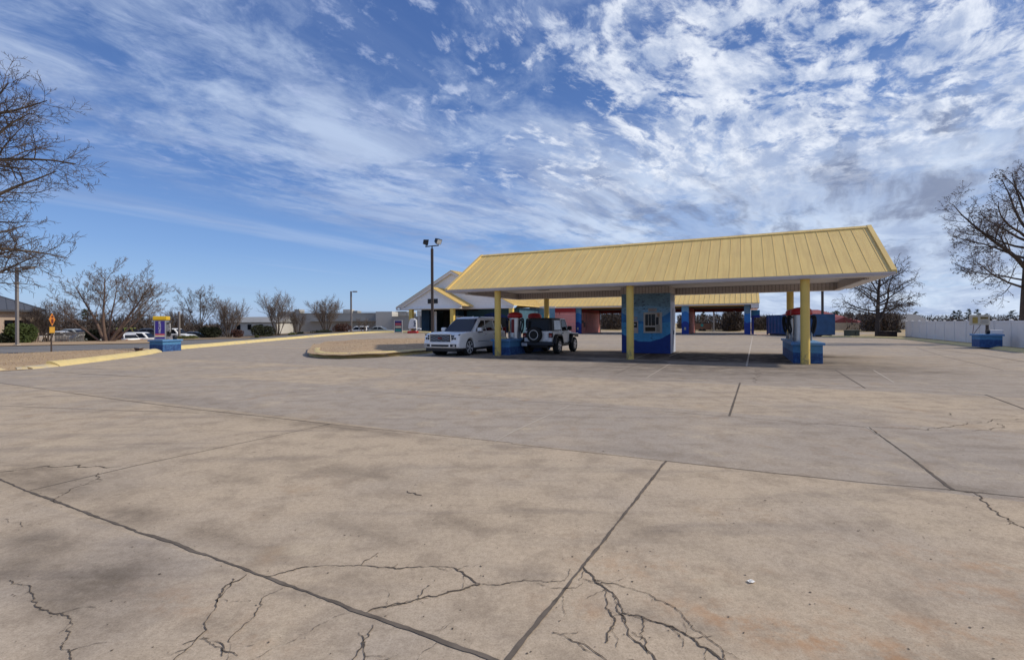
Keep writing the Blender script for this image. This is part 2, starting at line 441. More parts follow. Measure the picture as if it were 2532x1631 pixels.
# ------------------------------------------------------------------ the ground
def grid_sheet(name, polys, zo, material, step_, parent=None, kind='structure', hf=None):
    bm = bmesh.new()
    for poly in polys:
        vs = [bm.verts.new((p[0], p[1], 0)) for p in poly]
        f = bm.faces.new(vs)
    bmesh.ops.triangulate(bm, faces=bm.faces[:])
    if step_:
        xs = [v.co.x for v in bm.verts]; ys = [v.co.y for v in bm.verts]
        for k in range(int(min(xs) // step_), int(max(xs) // step_) + 1):
            bmesh.ops.bisect_plane(bm, geom=bm.verts[:] + bm.edges[:] + bm.faces[:], plane_co=(k * step_, 0, 0), plane_no=(1, 0, 0))
        for k in range(int(min(ys) // step_), int(max(ys) // step_) + 1):
            bmesh.ops.bisect_plane(bm, geom=bm.verts[:] + bm.edges[:] + bm.faces[:], plane_co=(0, k * step_, 0), plane_no=(0, 1, 0))
    for v in bm.verts: v.co.z = (hf or H)(v.co.x, v.co.y) + zo
    bmesh.ops.recalc_face_normals(bm, faces=bm.faces[:])
    for f in bm.faces:
        if f.normal.z < 0: f.normal_flip()
    me = bpy.data.meshes.new(name); bm.to_mesh(me); bm.free(); me.materials.append(material)
    o = bpy.data.objects.new(name, me); COL.objects.link(o)
    if kind: o['kind'] = kind
    if parent: o.parent = parent
    return o

# terrain: one sheet to the horizon
rings = [0.1, 4, 8, 12, 16, 20, 25, 30, 35, 40, 45, 50, 55, 60, 66, 72, 80, 90, 105, 125, 160, 220, 350, 700, 1500, 4000]
NA = 120; m_ = MB(); vs = []
for r in rings:
    for k in range(NA):
        q = 2 * math.pi * k / NA; X, Y = r * math.cos(q), r * math.sin(q)
        vs.append((X, Y, H(X, Y) - 0.06))
fs = [(i * NA + k, (i + 1) * NA + k, (i + 1) * NA + (k + 1) % NA, i * NA + (k + 1) % NA) for i in range(len(rings) - 1) for k in range(NA)]
m_.add(vs, fs); m_.add([(0, 0, -.06)] , []);
tag(m_.build('ground', FIELD), kind='structure')

# concrete lot, slab by slab
rnd = random.Random(5)
TL = [-34, -30.2, -26.4, -22.5, -18.7, -15.05, -11.6, -7.45, -3.9, -0.3, 3.4, 7.1, 10.8, 14.5, 18.2, 22, 26, 30, 34, 38, 42, 46, 50, 54, 58, 62, 66]
offs = {-18.7: (-10.04, 5.02), -15.05: (-12.5, 4.62), -11.6: (-10.65, 4.7), -22.5: (-8.0, 5.0)}
A0, A1 = -40.0, 36.0
stains = []
def stain(sx, sy, ra, rt, amt): 
    X, Y = gp(sx, sy); s, t = st(X, Y); k_ = 1.35 if Y > 15 else 1.0; stains.append((-s, t, ra * k_, rt * k_, amt))
# oil and tyre wear under and in front of the canopy, and dark patches in the foreground
for q in [(1720, 874, 3.2, 1.0, 1.0), (1800, 890, 3.0, .9, .9), (1800, 905, 3.4, .7, .55), (1880, 878, 2.4, 1.0, 1.0), (1650, 905, 1.8, .6, .6), (1640, 876, 1.2, .8, .8), (1760, 882, 2.6, 1.5, 1.0), (1850, 878, 2.2, 1.2, .9), (1900, 886, 1.6, .9, .8), (1690, 884, 1.2, .8, .6), (1480, 880, 1.6, .8, .75), (1560, 893, 1.3, .45, .8), (1330, 886, 2.0, .8, .85), (1250, 884, 1.2, .7, .6),
          (1420, 878, 1.6, .8, .7), (1700, 915, 3.0, .8, .45), (1560, 915, 2.5, .7, .35), (1620, 925, 3.0, 1.0, .3), (2080, 905, 1.5, .7, .5), (2150, 915, 1.6, .6, .4), (2050, 925, 1.8, .5, .35), (1850, 905, 3.2, .8, .4),
          (320, 1275, .35, .14, .55), (555, 1182, .25, .08, .5), (600, 1163, .25, .07, .45), (850, 1165, .8, .2, .4), (1130, 1290, .35, .12, .4), (110, 1340, .4, .15, .65), (240, 1430, .5, .16, .65), (170, 1470, .5, .14, .55), (330, 1390, .35, .12, .5), (100, 1180, 1.2, .25, .5),
          (550, 1330, .5, .12, .35), (900, 1310, .5, .12, .35), (1590, 1300, .35, .12, .35), (1300, 1265, .25, .09, .4), (1610, 1120, .7, .16, .3), (40, 1400, .3, .2, .5), (880, 1430, .16, .06, .4), (1585, 1500, .1, .05, .5), (830, 1055, 1.6, .15, .5), (2380, 1205, .5, .1, .3), (1650, 1340, .3, .1, .3),
          (560, 1530, .10, .035, .6), (590, 1545, .07, .03, .6), (800, 1510, .08, .03, .45), (1600, 1502, .05, .03, .6), (640, 1030, 2.0, .3, .3), (400, 985, 2.5, .3, .3)]: stain(*q)
rusts = []
for q in [(1830, 1540, .4, .14, .8), (2000, 1580, .5, .12, 1.0), (2100, 1600, .4, .1, .9), (1960, 1560, .3, .06, .8), (2480, 1480, .4, .12, .8), (2400, 1390, .5, .14, .6), (2180, 1530, .3, .1, .6), (1520, 1400, .3, .12, .5), (1420, 1500, .25, .1, .5), (430, 1480, .35, .1, .4), (2250, 1610, .25, .08, .8), (2360, 1560, .3, .1, .7), (620, 1560, .3, .1, .35), (1660, 1400, .3, .1, .5)]:
    X, Y = gp(q[0], q[1]); s, t = st(X, Y); rusts.append((-s, t, q[2], q[3], q[4]))
lot_v, lot_f, tone, stn, rst = [], [], [], [], []
joints = []
for i in range(len(TL) - 1):
    t0, t1 = TL[i], TL[i + 1]
    so, ds = offs.get(t0, (rnd.uniform(-4, 0), 4.6))
    a = -so; 
    while a > A0: a -= ds
    cuts = []
    while a < A1 + ds: cuts.append(a); a += ds
    striptone = {-18.7: .30, -15.05: -.28, -11.6: .10, -7.45: -.62, -3.9: -.55, -.3: -.3, -22.5: .2}.get(t0, -.2 + rnd.uniform(-.1, .1))
    for j in range(len(cuts) - 1):
        a0, a1 = max(cuts[j], A0), min(cuts[j + 1], A1)
        if a1 - a0 < .05: continue
        mx, my = ab((a0 + a1) / 2, (t0 + t1) / 2); dist = math.hypot(mx, my)
        if my < -9: continue
        stp = .13 if dist < 6 else (.22 if dist < 11 else (.4 if dist < 30 else .9))
        na, nt = max(2, int((a1 - a0) / stp)), max(2, int((t1 - t0) / stp))
        b0 = len(lot_v); tn = striptone + rnd.uniform(-.13, .13)
        AA, TT = np.meshgrid(np.linspace(a0, a1, na + 1), np.linspace(t0, t1, nt + 1))
        AA, TT = AA.ravel(), TT.ravel()
        S = np.zeros_like(AA); R = np.zeros_like(AA)
        for (ca, ct, ra, rt, am) in stains: S = np.maximum(S, np.minimum(am, 1.9 * am * np.exp(-((AA - ca) / ra) ** 2 - ((TT - ct) / rt) ** 2))) if ct > -14 else np.maximum(S, am * np.exp(-((AA - ca) / ra) ** 2 - ((TT - ct) / rt) ** 2))
        for (ca, ct, ra, rt, am) in rusts: R = np.maximum(R, am * np.exp(-((AA - ca) / ra) ** 2 - ((TT - ct) / rt) ** 2))
        for k in range(len(AA)):
            X, Y = ab(AA[k], TT[k]); lot_v.append((X, Y, H(X, Y)))
        tone += [tn] * len(AA); stn += list(S); rst += list(R)
        for jt in range(nt):
            for ja in range(na):
                q = b0 + jt * (na + 1) + ja
                lot_f.append((q, q + 1, q + na + 2, q + na + 1))
NB_ = len(lot_v); nlot = len(lot_f)
crk_v, crk_f = [], []
def strip(pix, w0, w1, jit, mi_tone, sub=6, branch=0):
    """a groove in the slabs along a line read off the photograph, w in metres."""
    pts = [Vector((*gp(*p), 0)) for p in pix] if not isinstance(pix[0], Vector) else pix
    tw = []
    P = []
    def rough(a, b, k):
        if k <= 0 or (b - a).length < .022: return [a]
        e = b - a; mid = (a + b) / 2 + Vector((-e.y, e.x, 0)) * rnd.gauss(0, .11)
        return rough(a, mid, k - 1) + rough(mid, b, k - 1)
    for a, b in zip(pts[:-1], pts[1:]):
        if jit > .004:
            q = rough(a, b, 6); P += q
            if branch:
                for _ in range(int((b - a).length / .16 * branch + rnd.random())):
                    s0 = q[rnd.randrange(len(q))]; e = (b - a).normalized(); ang = rnd.choice((-1, 1)) * rnd.uniform(.4, 1.2); l = rnd.uniform(.04, .22) * (1 if jit < .01 else 2)
                    tw.append((s0, s0 + Vector((e.x * math.cos(ang) - e.y * math.sin(ang), e.x * math.sin(ang) + e.y * math.cos(ang), 0)) * l))
            continue
        n = max(1, int((b - a).length / .028) if jit else int((b - a).length / .5) + 1)
        n = min(n, 90)
        for k in range(n): P.append(a.lerp(b, k / n))
    P.append(pts[-1])
    off = 0.0; wf = 1.0; base = len(crk_v); N = len(P)
    for i, p in enumerate(P):
        dd = (P[min(i + 1, N - 1)] - P[max(i - 1, 0)]).normalized(); nn = Vector((-dd.y, dd.x, 0))
        off = off * .80 + rnd.gauss(0, jit if jit <= .004 else .0012)
        wf = min(1.7, max(.7, wf + rnd.gauss(0, .22))) if jit else rnd.uniform(.85, 1.15)
        w = (w0 + (w1 - w0) * i / max(1, N - 1)) * wf / 2
        for sg in (1, -1):
            q = p + nn * (off + rnd.gauss(0, min(jit, .003) * .35) + sg * w); crk_v.append((q.x, q.y, H(q.x, q.y) + .004))
    for i in range(N - 1): crk_f.append((base + 2 * i, base + 2 * i + 1, base + 2 * i + 3, base + 2 * i + 2))
    for a, b in tw: strip([a, b], w0 * .55, w0 * .3, jit, mi_tone)
def Z1(*q): return [(a * .5295, 880 + b * .5295) for a, b in q]
def Z2(*q): return [(1266 + a * .5295, 880 + b * .5295) for a, b in q]
CR = .0058
for L_, w in [
    (Z1((1240, 1030), (1330, 1010), (1420, 985), (1600, 978), (1750, 983), (1900, 985), (2090, 985), (2160, 1010), (2210, 1050), (2240, 1065), (2391, 1055)) + Z2((0, 1055), (120, 1048), (180, 1055), (250, 1050)), 1.0),
    (Z1((1700, 1200), (1760, 1175), (1850, 1155), (2000, 1120), (2100, 1100), (2200, 1072), (2240, 1065)), 1.3),
    (Z1((1750, 1180), (1840, 1165), (1900, 1145), (2000, 1130)), .5),
    (Z1((1150, 1020), (1080, 1060), (1025, 1110), (990, 1200), (960, 1240), (930, 1310), (900, 1350), (850, 1390), (790, 1430)), 1.1),
    (Z1((1085, 1040), (1080, 1065), (1040, 1115), (1015, 1150)), .6),
    (Z1((1320, 1085), (1220, 1140), (1190, 1200), (1140, 1250), (1090, 1300), (1075, 1340), (1065, 1430)), .55),
    (Z1((50, 1045), (110, 1070), (160, 1130), (220, 1185), (290, 1200), (330, 1240), (330, 1290), (290, 1340), (320, 1380), (345, 1430)), .8),
    (Z1((930, 1320), (1000, 1355), (1060, 1380), (1110, 1400)), .9), (Z1((945, 1310), (985, 1330), (1040, 1385)), .5),
    (Z1((1740, 1255), (1720, 1310), (1690, 1350), (1660, 1400), (1645, 1430)), .7), (Z1((1675, 1290), (1700, 1330), (1705, 1430)), .5),
    (Z1((1640, 1200), (1500, 1250), (1400, 1300), (1250, 1380), (1150, 1430)), .3), (Z1((0, 542), (140, 525), (270, 520), (570, 515)), .9),
    (Z1((460, 548), (465, 565), (478, 578)), 1.0), (Z1((470, 585), (380, 605), (310, 640), (250, 680)), .45),
    (Z1((2040, 1340), (2000, 1370), (1960, 1400), (1940, 1430)), .35), (Z1((1860, 1395), (1740, 1425)), .5), (Z1((0, 765), (50, 780), (110, 800)), .4),
    (Z1((1900, 630), (1920, 640), (1970, 650)), .8), (Z1((1800, 1090), (1815, 1140), (1810, 1160)), .25), (Z1((2120, 1230), (2080, 1270), (2050, 1295)), .3),
    (Z2((330, 985), (380, 1030), (420, 1070), (470, 1110), (500, 1150), (515, 1200), (530, 1250), (545, 1300), (600, 1340), (640, 1380), (680, 1430)), 1.2),
    (Z2((520, 1200), (600, 1215), (680, 1245), (770, 1275), (830, 1310), (900, 1360), (1000, 1430)), 1.4), (Z2((540, 1198), (620, 1235), (700, 1250), (760, 1270)), .6),
    (Z2((400, 1045), (470, 1060), (560, 1085), (640, 1110), (720, 1155), (790, 1200), (840, 1260), (910, 1310), (960, 1350), (1005, 1430)), .7),
    (Z2((430, 1090), (445, 1150), (460, 1200), (475, 1250), (450, 1300), (440, 1340)), .9), (Z2((470, 1115), (490, 1170), (520, 1215), (525, 1250)), .7),
    (Z2((190, 1290), (260, 1315), (320, 1340), (380, 1380), (420, 1400), (570, 1420)), .7), (Z2((310, 1340), (340, 1370), (400, 1400)), .5),
    (Z2((330, 1040), (400, 1065), (420, 1055)), .9), (Z2((240, 1085), (300, 1085), (335, 1060)), .5), (Z2((120, 1060), (180, 1085), (240, 1085)), .4),
    (Z2((560, 1290), (620, 1320), (640, 1390)), .6), (Z2((235, 1120), (238, 1170), (220, 1240)), .35),
    (Z2((2065, 625), (2160, 640), (2220, 690), (2270, 730), (2330, 770), (2420, 815)), 1.3),
    (Z2((1350, 320), (1480, 318), (1670, 330), (1945, 345), (2050, 330), (2120, 310), (2240, 300), (2400, 297)), .9),
    (Z2((2380, 320), (2270, 315), (2230, 340), (2150, 350)), .6), (Z2((2040, 265), (2050, 280)), .8), (Z2((1130, 60), (1140, 90), (1135, 125)), 1.0)]:
    near = min(gp(*p)[1] for p in L_)
    strip(L_, CR * w * (1 if near < 4 else 1.7), CR * w * (1 if near < 4 else 1.7), .0062 if near < 4 else .012, 0, branch=.55 if near < 4 else .2)
NCR = len(crk_f)
# saw-cut joints: wide dirty ones close by, thin ones further away
for L_, w, jt in [
    (Z1((-60, 552), (0, 575), (120, 628), (430, 740), (650, 820), (880, 900), (1240, 1030), (1700, 1200), (2100, 1345), (2460, 1475)), .017, .0022),
    (Z2((720, 490), (330, 985), (0, 1390), (-60, 1470)), .018, .0014), (Z1((140, 628), (640, 510), (1540, 318)), .010, 0),
    (Z1((1540, 318), (2391, 405)) + Z2((0, 410), (720, 490)), .010, 0), (Z2((720, 490), (1240, 548), (1640, 590), (2060, 625), (2420, 662)), .012, 0),
    (Z1((-40, 120), (600, 210), (930, 250), (1390, 300), (1540, 318)), .014, 0), (Z2((1065, 125), (1015, 280)), .035, 0), (Z2((1665, 332), (1910, 510), (2060, 625)), .020, .002),
    (Z2((1510, 65), (1650, 150)), .025, 0), (Z2((2210, 180), (2400, 250)), .03, 0), (Z2((0, 207), (600, 250), (870, 272), (1350, 310)), .010, 0),
    (Z1((0, 232), (450, 250), (930, 265)), .012, 0), (Z2((240, 95), (760, 115), (1540, 140), (2210, 180)), .014, 0), (Z1((1690, 165), (2391, 205)), .012, 0), (Z1((250, 75), (700, 100)), .025, 0),
    ([(2310, 863), (2420, 876), (2540, 895)], .05, 0), ([(2265, 859), (2330, 880), (2480, 915)], .018, 0), ([(1650, 880), (1590, 895), (1520, 925)], .02, 0)]:
    strip(L_, w, w, jt, 1)
NJ = len(crk_f)
# pale old sealant lines
for L_, w in [(Z2((270, 230), (0, 355)) , .018), (Z1((2391, 355), (2310, 400)), .018), (Z2((240, 95), (0, 155)), .02), (Z1((2391, 155), (2270, 195)), .02), (Z2((740, 35), (630, 100)), .02),
              ([(1861, 831), (1846, 905)], .06), (Z1((880, 238), (1540, 140)), .016), ([(1690, 868), (1655, 880)], .05), ([(1620, 868), (1560, 890)], .03), ([(2210, 945), (2160, 915)], .03), (Z2((1660, 332), (1720, 372)), .03), (Z2((2020, 128), (2150, 160)), .02)]:
    strip(L_, w, w, 0, 2)
# small dark spalls and dropped bits
for k in range(1500):
    X = rnd.uniform(-4.5, 6.5); Y = 1.9 + 7.0 * rnd.random() ** 1.6
    r = rnd.uniform(.0018, .0075) * (2.0 if rnd.random() < .05 else 1); b0 = len(crk_v); n = 6; e = rnd.uniform(.4, 1)
    q0 = rnd.uniform(0, 6)
    for i in range(n):
        q = 2 * math.pi * i / n; rr = r * rnd.uniform(.6, 1.2)
        xx, yy = rr * math.cos(q), rr * e * math.sin(q)
        crk_v.append((X + xx * math.cos(q0) - yy * math.sin(q0), Y + xx * math.sin(q0) + yy * math.cos(q0), .003))
    crk_f.append(tuple(b0 + i for i in range(n)))

def conc_fn(g, o):
    r = g.map(o, rot=(0, 0, -RZ))
    n1 = g.noise(o, .45, 6, .6); n2 = g.noise(o, 2.6, 8, .68); n3 = g.noise(o, 90, 6, .8)
    tn = g.attr('tone'); sn = g.attr('stain'); rs = g.attr('rust')
    streak = g.noise(g.map(o, rot=(0, 0, .26), scale=(.35, 2.3, 1)), 1.0, 6, .62, .3)
    c = g.mix(g.step(g.plus(g.plus(n1, g.mul(tn, .42)), 0.0), .30, .75), (.405, .348, .292), (.515, .415, .306))
    c = g.mix(g.step(n2, .44, .66, 0, .50), c, (.285, .228, .172))
    c = g.mix(g.step(streak, .50, .70, 0, .42), c, (.245, .208, .178))
    c = g.mix(g.step(g.noise(o, 1.1, 7, .7), .52, .72, 0, .5), c, (.59, .485, .35))
    n4 = g.noise(o, 24, 7, .78)
    c = g.mix(g.step(n4, .36, .62), g.mix(1.0, c, (.87, .86, .85), 'MULTIPLY'), g.mix(1.0, c, (1.06, 1.06, 1.06), 'MULTIPLY'))
    c = g.mix(g.step(n3, .30, .60, 0, 1), g.mix(1.0, c, (.72, .71, .70), 'MULTIPLY'), c)
    sp = g.noise(o, 130, 2, .5)
    c = g.mix(g.step(sp, .60, .70, 0, .5), c, (.17, .14, .12))
    pit = g.mul(g.step(g.noise(g.map(o, scale=(1, 1.6, 1)), 26, 5, .75), .62, .68), g.step(g.noise(o, 1.7, 4, .6), .42, .60))
    c = g.mix(g.mul(pit, .75), c, (.18, .14, .105))
    ru = g.mul(rs, g.step(g.noise(o, 5.5, 8, .72), .42, .66))
    c = g.mix(g.mul(ru, .75), c, (.40, .20, .085))
    rg = g.mul(g.step(g.noise(o, .8, 5, .65), .55, .72), g.step(n2, .4, .65))
    c = g.mix(g.mul(rg, .35), c, (.42, .27, .15))
    da = g.mul(sn, g.step(g.noise(g.map(r, scale=(.7, 1.5, 1)), 2.0, 8, .66), .25, .58))
    c = g.mix(g.mul(da, .97), c, (.048, .038, .031))
    dr = g.step(g.noise(o, 9, 3, .5), .70, .76, 0, .45)
    return g.mix(g.mul(dr, g.step(g.noise(o, .6, 3), .45, .6)), c, (.12, .10, .09))
CONC = mat('concrete', None, .86, var=.05, vs=.25, bump=.12, bs=220, spec=.04, fn=conc_fn)
CRACK = mat('crack', (.115, .092, .072), .95, var=.35, vs=12, spec=.1)
JOINT = mat('joint', (.135, .112, .092), .95, var=.4, vs=6, spec=.1)
SEAL = mat('old_sealant', (.46, .40, .33), .9, var=.15, vs=3)
me = bpy.data.meshes.new('concrete_lot')
me.from_pydata(lot_v + crk_v, [], lot_f + [tuple(i + NB_ for i in f) for f in crk_f])
for m in (CONC, CRACK, JOINT, SEAL): me.materials.append(m)
NS = len(crk_f)
idx = [0] * nlot + [1] * NCR + [2] * (NJ - NCR) + [3] * (NS - NJ)
for i in range(nlot + NS - 1500, nlot + NS): idx[i] = 1
me.polygons.foreach_set('material_index', idx)
for nm, arr in (('tone', tone), ('stain', stn), ('rust', rst)):
    at_ = me.attributes.new(nm, 'FLOAT', 'POINT'); at_.data.foreach_set('value', list(arr) + [0.0] * len(crk_v))
bm = bmesh.new(); bm.from_mesh(me)
for f in bm.faces:
    if f.normal.z < 0: f.normal_flip()
bm.to_mesh(me); bm.free()
o = bpy.data.objects.new('concrete_lot', me); COL.objects.link(o); o['kind'] = 'structure'

# the side street, the verges and the car park behind
def G_(*q): return [gp(*p) for p in q]
grid_sheet('road', [G_((-700, 912), (0, 874.5), (362, 860.5), (444, 856.5), (640, 841), (815, 826), (905, 821), (905, 819.5), (700, 828.5), (614, 836), (444, 841.5), (362, 849.5), (0, 857), (-700, 885))], .012, ASPHALT, 4)
near = G_((-500, 960), (-100, 925), (60, 914), (140, 906), (280, 889), (396, 872), (372, 866), (362, 862), (0, 876.5), (-500, 902))
def edged(x, y, poly):
    p = Vector((x, y)); b = 9.0
    for i in range(len(poly)):
        a, c = Vector(poly[i]), Vector(poly[(i + 1) % len(poly)]); e = c - a
        t = max(0.0, min(1.0, (p - a).dot(e) / max(1e-6, e.length_squared))); b = min(b, (p - a - e * t).length)
    return b
grid_sheet('grass_verge', [near], .012, DRYGRASS, .8, hf=lambda x, y: H(x, y) + .075 * sm(edged(x, y, near), 0, .9))
far = G_((-500, 876), (0, 856.5), (362, 849), (446, 841), (620, 836), (614, 833), (430, 836.5), (362, 841), (200, 843.5), (0, 846), (-500, 856))
grid_sheet('grass_bank', [far], .05, DRYGRASS, 3)
grid_sheet('planting_bed', [G_((446, 840), (614, 835.5), (700, 828), (905, 819), (905, 817), (700, 822), (614, 830), (446, 836))], .06, MULCH, 3)
pk = [(-95, 56), (-95, 120), (-12, 120), (-14, 72), (-30, 66), (-48, 57)]
grid_sheet('parking_lot', [pk], -.02, ASPHALT, 4)

# kerbs
def kerb(name, label, pix, w, h, material, closed=False, zo=0.0, flip=1, cut=0):
    P = [Vector((*gp(*p), 0)) for p in pix] if pix and len(pix[0]) == 2 and not isinstance(pix[0], Vector) else pix
    Q = []
    n = len(P)
    for i in range(n if closed else n - 1):
        a, b = P[i], P[(i + 1) % n]; k = max(1, int((b - a).length / 1.2))
        for j in range(k): Q.append(a.lerp(b, j / k))
    if not closed: Q.append(P[-1])
    for _ in range(2):
        Q2 = list(Q)
        for i in range(len(Q)):
            if closed or 0 < i < len(Q) - 1: Q2[i] = Q[i] * .5 + (Q[i - 1] + Q[(i + 1) % len(Q)]) * .25
        Q = Q2
    N = len(Q); rings = []
    rr = random.Random(len(label))
    for i, p in enumerate(Q):
        dd = (Q[(i + 1) % N if closed else min(i + 1, N - 1)] - Q[i - 1 if closed else max(i - 1, 0)]).normalized()
        nn = Vector((-dd.y, dd.x, 0)) * flip; z0 = H(p.x, p.y) + zo; j = rr.uniform(-.008, .008)
        rings.append([p + Vector((0, 0, z0 - .05)), p + nn * .05 + Vector((0, 0, z0 + h * .30 + j)), p + nn * .22 + Vector((0, 0, z0 + h * .80 + j)), p + nn * .33 + Vector((0, 0, z0 + h + j)), p + nn * (w + .12) + Vector((0, 0, z0 + h + j)), p + nn * (w + .13) + Vector((0, 0, z0 - .05))])
    if closed: rings.append(rings[0])
    m = MB(); m.loft(rings, caps=not closed)
    o = m.build(name, material, smooth=50)
    return tag(o, label, 'kerb', 'painted kerbs around the lot')
kerb('kerb', 'yellow kerb along the dry grass verge left of the blue vacuum station', [(150, 905.5), (280, 889.5), (345, 880), (396, 872.5), (402, 870)], .34, .20, KERB, flip=1)
kerb('kerb', 'broken pale kerb stub with lost paint joining the end of the yellow verge kerb', [(84, 912), (118, 909), (148, 905.5)], .32, .10, KERBWORN)
kerb('kerb', 'short broken kerb block lying in the dirt at the far left, second from the frame edge', [(43, 914.5), (70, 913)], .26, .09, KERBWORN)
kerb('kerb', 'broken kerb block at the very left edge of the lot', [(-30, 920), (20, 915.5)], .26, .10, KERBWORN)
kerb('kerb', 'long yellow kerb running from the blue vacuum station back past the shrubs', [(444, 863.5), (520, 857), (620, 847.5), (720, 838), (800, 831), (870, 826), (928, 822.5), (1000, 822), (1060, 824)], .34, .23, KERB)
isl = G_((759, 880), (763, 872), (783, 859), (822, 851), (925, 845.5)) + [ab(-4.6, 12.5), ab(-4.45, 11), ab(-4.4, 1)] + G_((1046, 874.5), (1000, 879), (950, 883.5), (850, 887.5), (800, 886.5), (770, 883.5))
kerb('kerb', 'yellow kerb ringing the dry grass island beside the white SUV', [Vector((*p, 0)) for p in isl], .40, .23, KERB, closed=True, flip=-1)
def moundf(x, y):
    return H(x, y) + .20 * sm(min(math.hypot(x - p[0], y - p[1]) for p in isl), .0, 3.5)
grid_sheet('grass_island', [isl], .17, DRYGRASS, 1.0, hf=moundf)
kerb('kerb', 'long yellow kerb in front of the white vinyl fence on the right', [(2700, 889), (2532, 872.5), (2460, 863.5), (2393, 856), (2320, 848), (2252, 840.5), (2211, 837), (2150, 835), (2050, 833.2), (2030, 832.8)], .30, .15, KERB, flip=-1)
rv = G_((2900, 905), (2532, 871), (2460, 862.5), (2393, 855), (2320, 847), (2252, 839.5), (2211, 836), (2150, 834), (2050, 832.4)) + [(48, 62), (95, 62), (70, 20), (40, 12)]
grid_sheet('grass_strip', [rv], .10, FIELD, 3)
# ------------------------------------------------------------------ canopy
can = thing('canopy', 'long open canopy with a yellow metal gable roof on round yellow posts', 'canopy', P0, RZ)
XL, XR, YF, YB, YR = -2.75, 15.40, -0.38, 6.75, 3.25
ZE, ZR = 3.26, 5.42
sl = (ZR - ZE) / (YR - YF); YB2 = 2 * YR - YF
m = MB()
def slab(m, x0, x1, y0, z0, y1, z1, th, mi=0):
    m.prism([(y0, z0), (y1, z1), (y1, z1 - th), (y0, z0 - th)], x0, x1, 'x', mi)
slab(m, XL, XR, YF, ZE, YR, ZR, .05); slab(m, XL, XR, YB2, ZE, YR + .001, ZR, .05)
k = 0; xx = XL + .41
while xx < XR - .2:
    for ys in (YF + .01, YB2 - .01):
        d_ = 1 if ys < YR else -1
        y1 = YR - d_ * .06
        m.prism([(ys, ZE + .0), (y1, ZE + sl * abs(y1 - (YF if d_ > 0 else YB2)) ), (y1, ZE + .016 + sl * abs(y1 - (YF if d_ > 0 else YB2))), (ys, ZE + .016)], xx - .009, xx + .009, 'x')
    xx += .4065
roof = m.build('roof', ROOF, can)
m = MB()     # ridge cap and rake trim
m.prism([(YR - .17, ZR - .10 + .055), (YR, ZR + .055), (YR + .17, ZR - .10 + .055), (YR + .17, ZR - .12), (YR, ZR - .02), (YR - .17, ZR - .12)], XL - .03, XR + .03, 'x')
for x0 in (XL - .035, XR - .115):
    m.prism([(YF - .02, ZE - .06), (YR, ZR - .045), (YB2 + .02, ZE - .06), (YB2 + .02, ZE + .055), (YR, ZR + .075), (YF - .02, ZE + .055)], x0, x0 + .15, 'x')
m.build('roof_trim', ROOF, roof)
m = MB()     # gutter fascia all round
m.box(XL, XR, YF, YF + .03, 3.13, ZE - .035); m.box(XL, XR, YF - .035, YF - .002, 3.19, ZE - .012)
m.box(XL, XR, YB2 - .03, YB2, 3.13, ZE - .035)
m.build('fascia', mat('grey_gutter', (.52, .48, .48), .5, var=.1, vs=1.5), can)
m = MB()     # gable ends closed in siding
for x0 in (XL + .06, XR - .12):
    m = MB(); m.prism([(YF + .03, 3.14), (YB2 - .03, 3.14), (YB2 - .03, ZE - .06), (YR, ZR - .06), (YF + .03, ZE - .06)], x0, x0 + .05, 'x')
    m.build('gable_end', HSIDING, can)
m = MB()     # soffit ring and recessed ceiling
m.box(XL + .11, XR - .13, YF + .032, .30, 3.135, 3.16); m.box(XL + .11, XR - .13, 6.62, YB2 - .032, 3.135, 3.16)
m.box(XL + .11, -1.93, .302, 6.618, 3.135, 3.16); m.box(14.72, XR - .13, .302, 6.618, 3.135, 3.16)
m.box(-2.1, 14.9, .2, 6.7, 3.40, 3.43)
m.build('ceiling', SOFFIT, can)
m = MB(); m.box(-2.0, 14.8, 6.36, 6.48, 3.07, 3.395); m.build('skirt_panel', VSIDING, can)
for x0 in (-2.06, 14.70):
    m = MB(); m.box(x0, x0 + .12, .42, 6.355, 3.07, 3.395); m.build('skirt_panel', VSIDING, can)
m = MB(); m.box(-2.08, 14.85, 6.28, 6.62, 3.035, 3.067); m.box(-2.1, -1.8, .40, 6.278, 3.035, 3.067); m.box(14.6, 14.86, .40, 6.278, 3.035, 3.067)
m.build('skirt_trim', WHITE_TRIM, can)
for a, t in ((0, 0), (6.38, 0), (12.8, 0), (0, 6.40), (12.8, 6.40)):
    m = MB(); m.lathe([(.155, -.05), (.155, 3.134 if t == 0 else 3.033)], (a, t, 0), 28)
    m.build('pillar', YELLOW_POST, can, smooth=50)
    if 0:
        pass
for a, t in ((.9, 3.6), (11.6, 1.4), (4.2, 2.0)):
    m = MB(); m.box(a - .3, a + .3, t - .22, t + .22, 3.36, 3.399); m.box(a - .22, a + .22, t - .15, t + .15, 3.345, 3.36, 1)
    m.build('ceiling_light', [mat('light_housing', (.30, .24, .17), .6), PALEGLASS], can)

# ------------------------------------------------------------------ pay booth
bo = thing('pay_booth', 'blue wave painted block pay booth standing under the yellow canopy', 'booth', ab(6.2, 4.5), RZ)
BW, BD, BH = 1.22, 1.82, 3.06
m = MB()
m.box(-BW, BW, 0, .2, -.1, BH); m.build('front_wall', BOOTHWALL, bo)
m = MB(); m.box(-BW, BW, .2, BD, -.1, BH - .003)
m.build('side_wall', BOOTHSIDE, bo)
m = MB(); m.box(-BW - .03, BW + .03, -.03, BD, BH + .002, 3.398); m.build('header', VSIDING, bo)
# service door on the sunny side
m = MB(); m.box(BW + .001, BW + .035, .95, 1.75, .02, 2.3)
dr = m.build('door', mat('booth_door_paint', (.46, .50, .60), .6, var=.15, vs=4), bo)
m = MB(); m.box(BW + .036, BW + .07, 1.0, 1.06, .95, 1.15); m.build('handle', BLACK, dr)
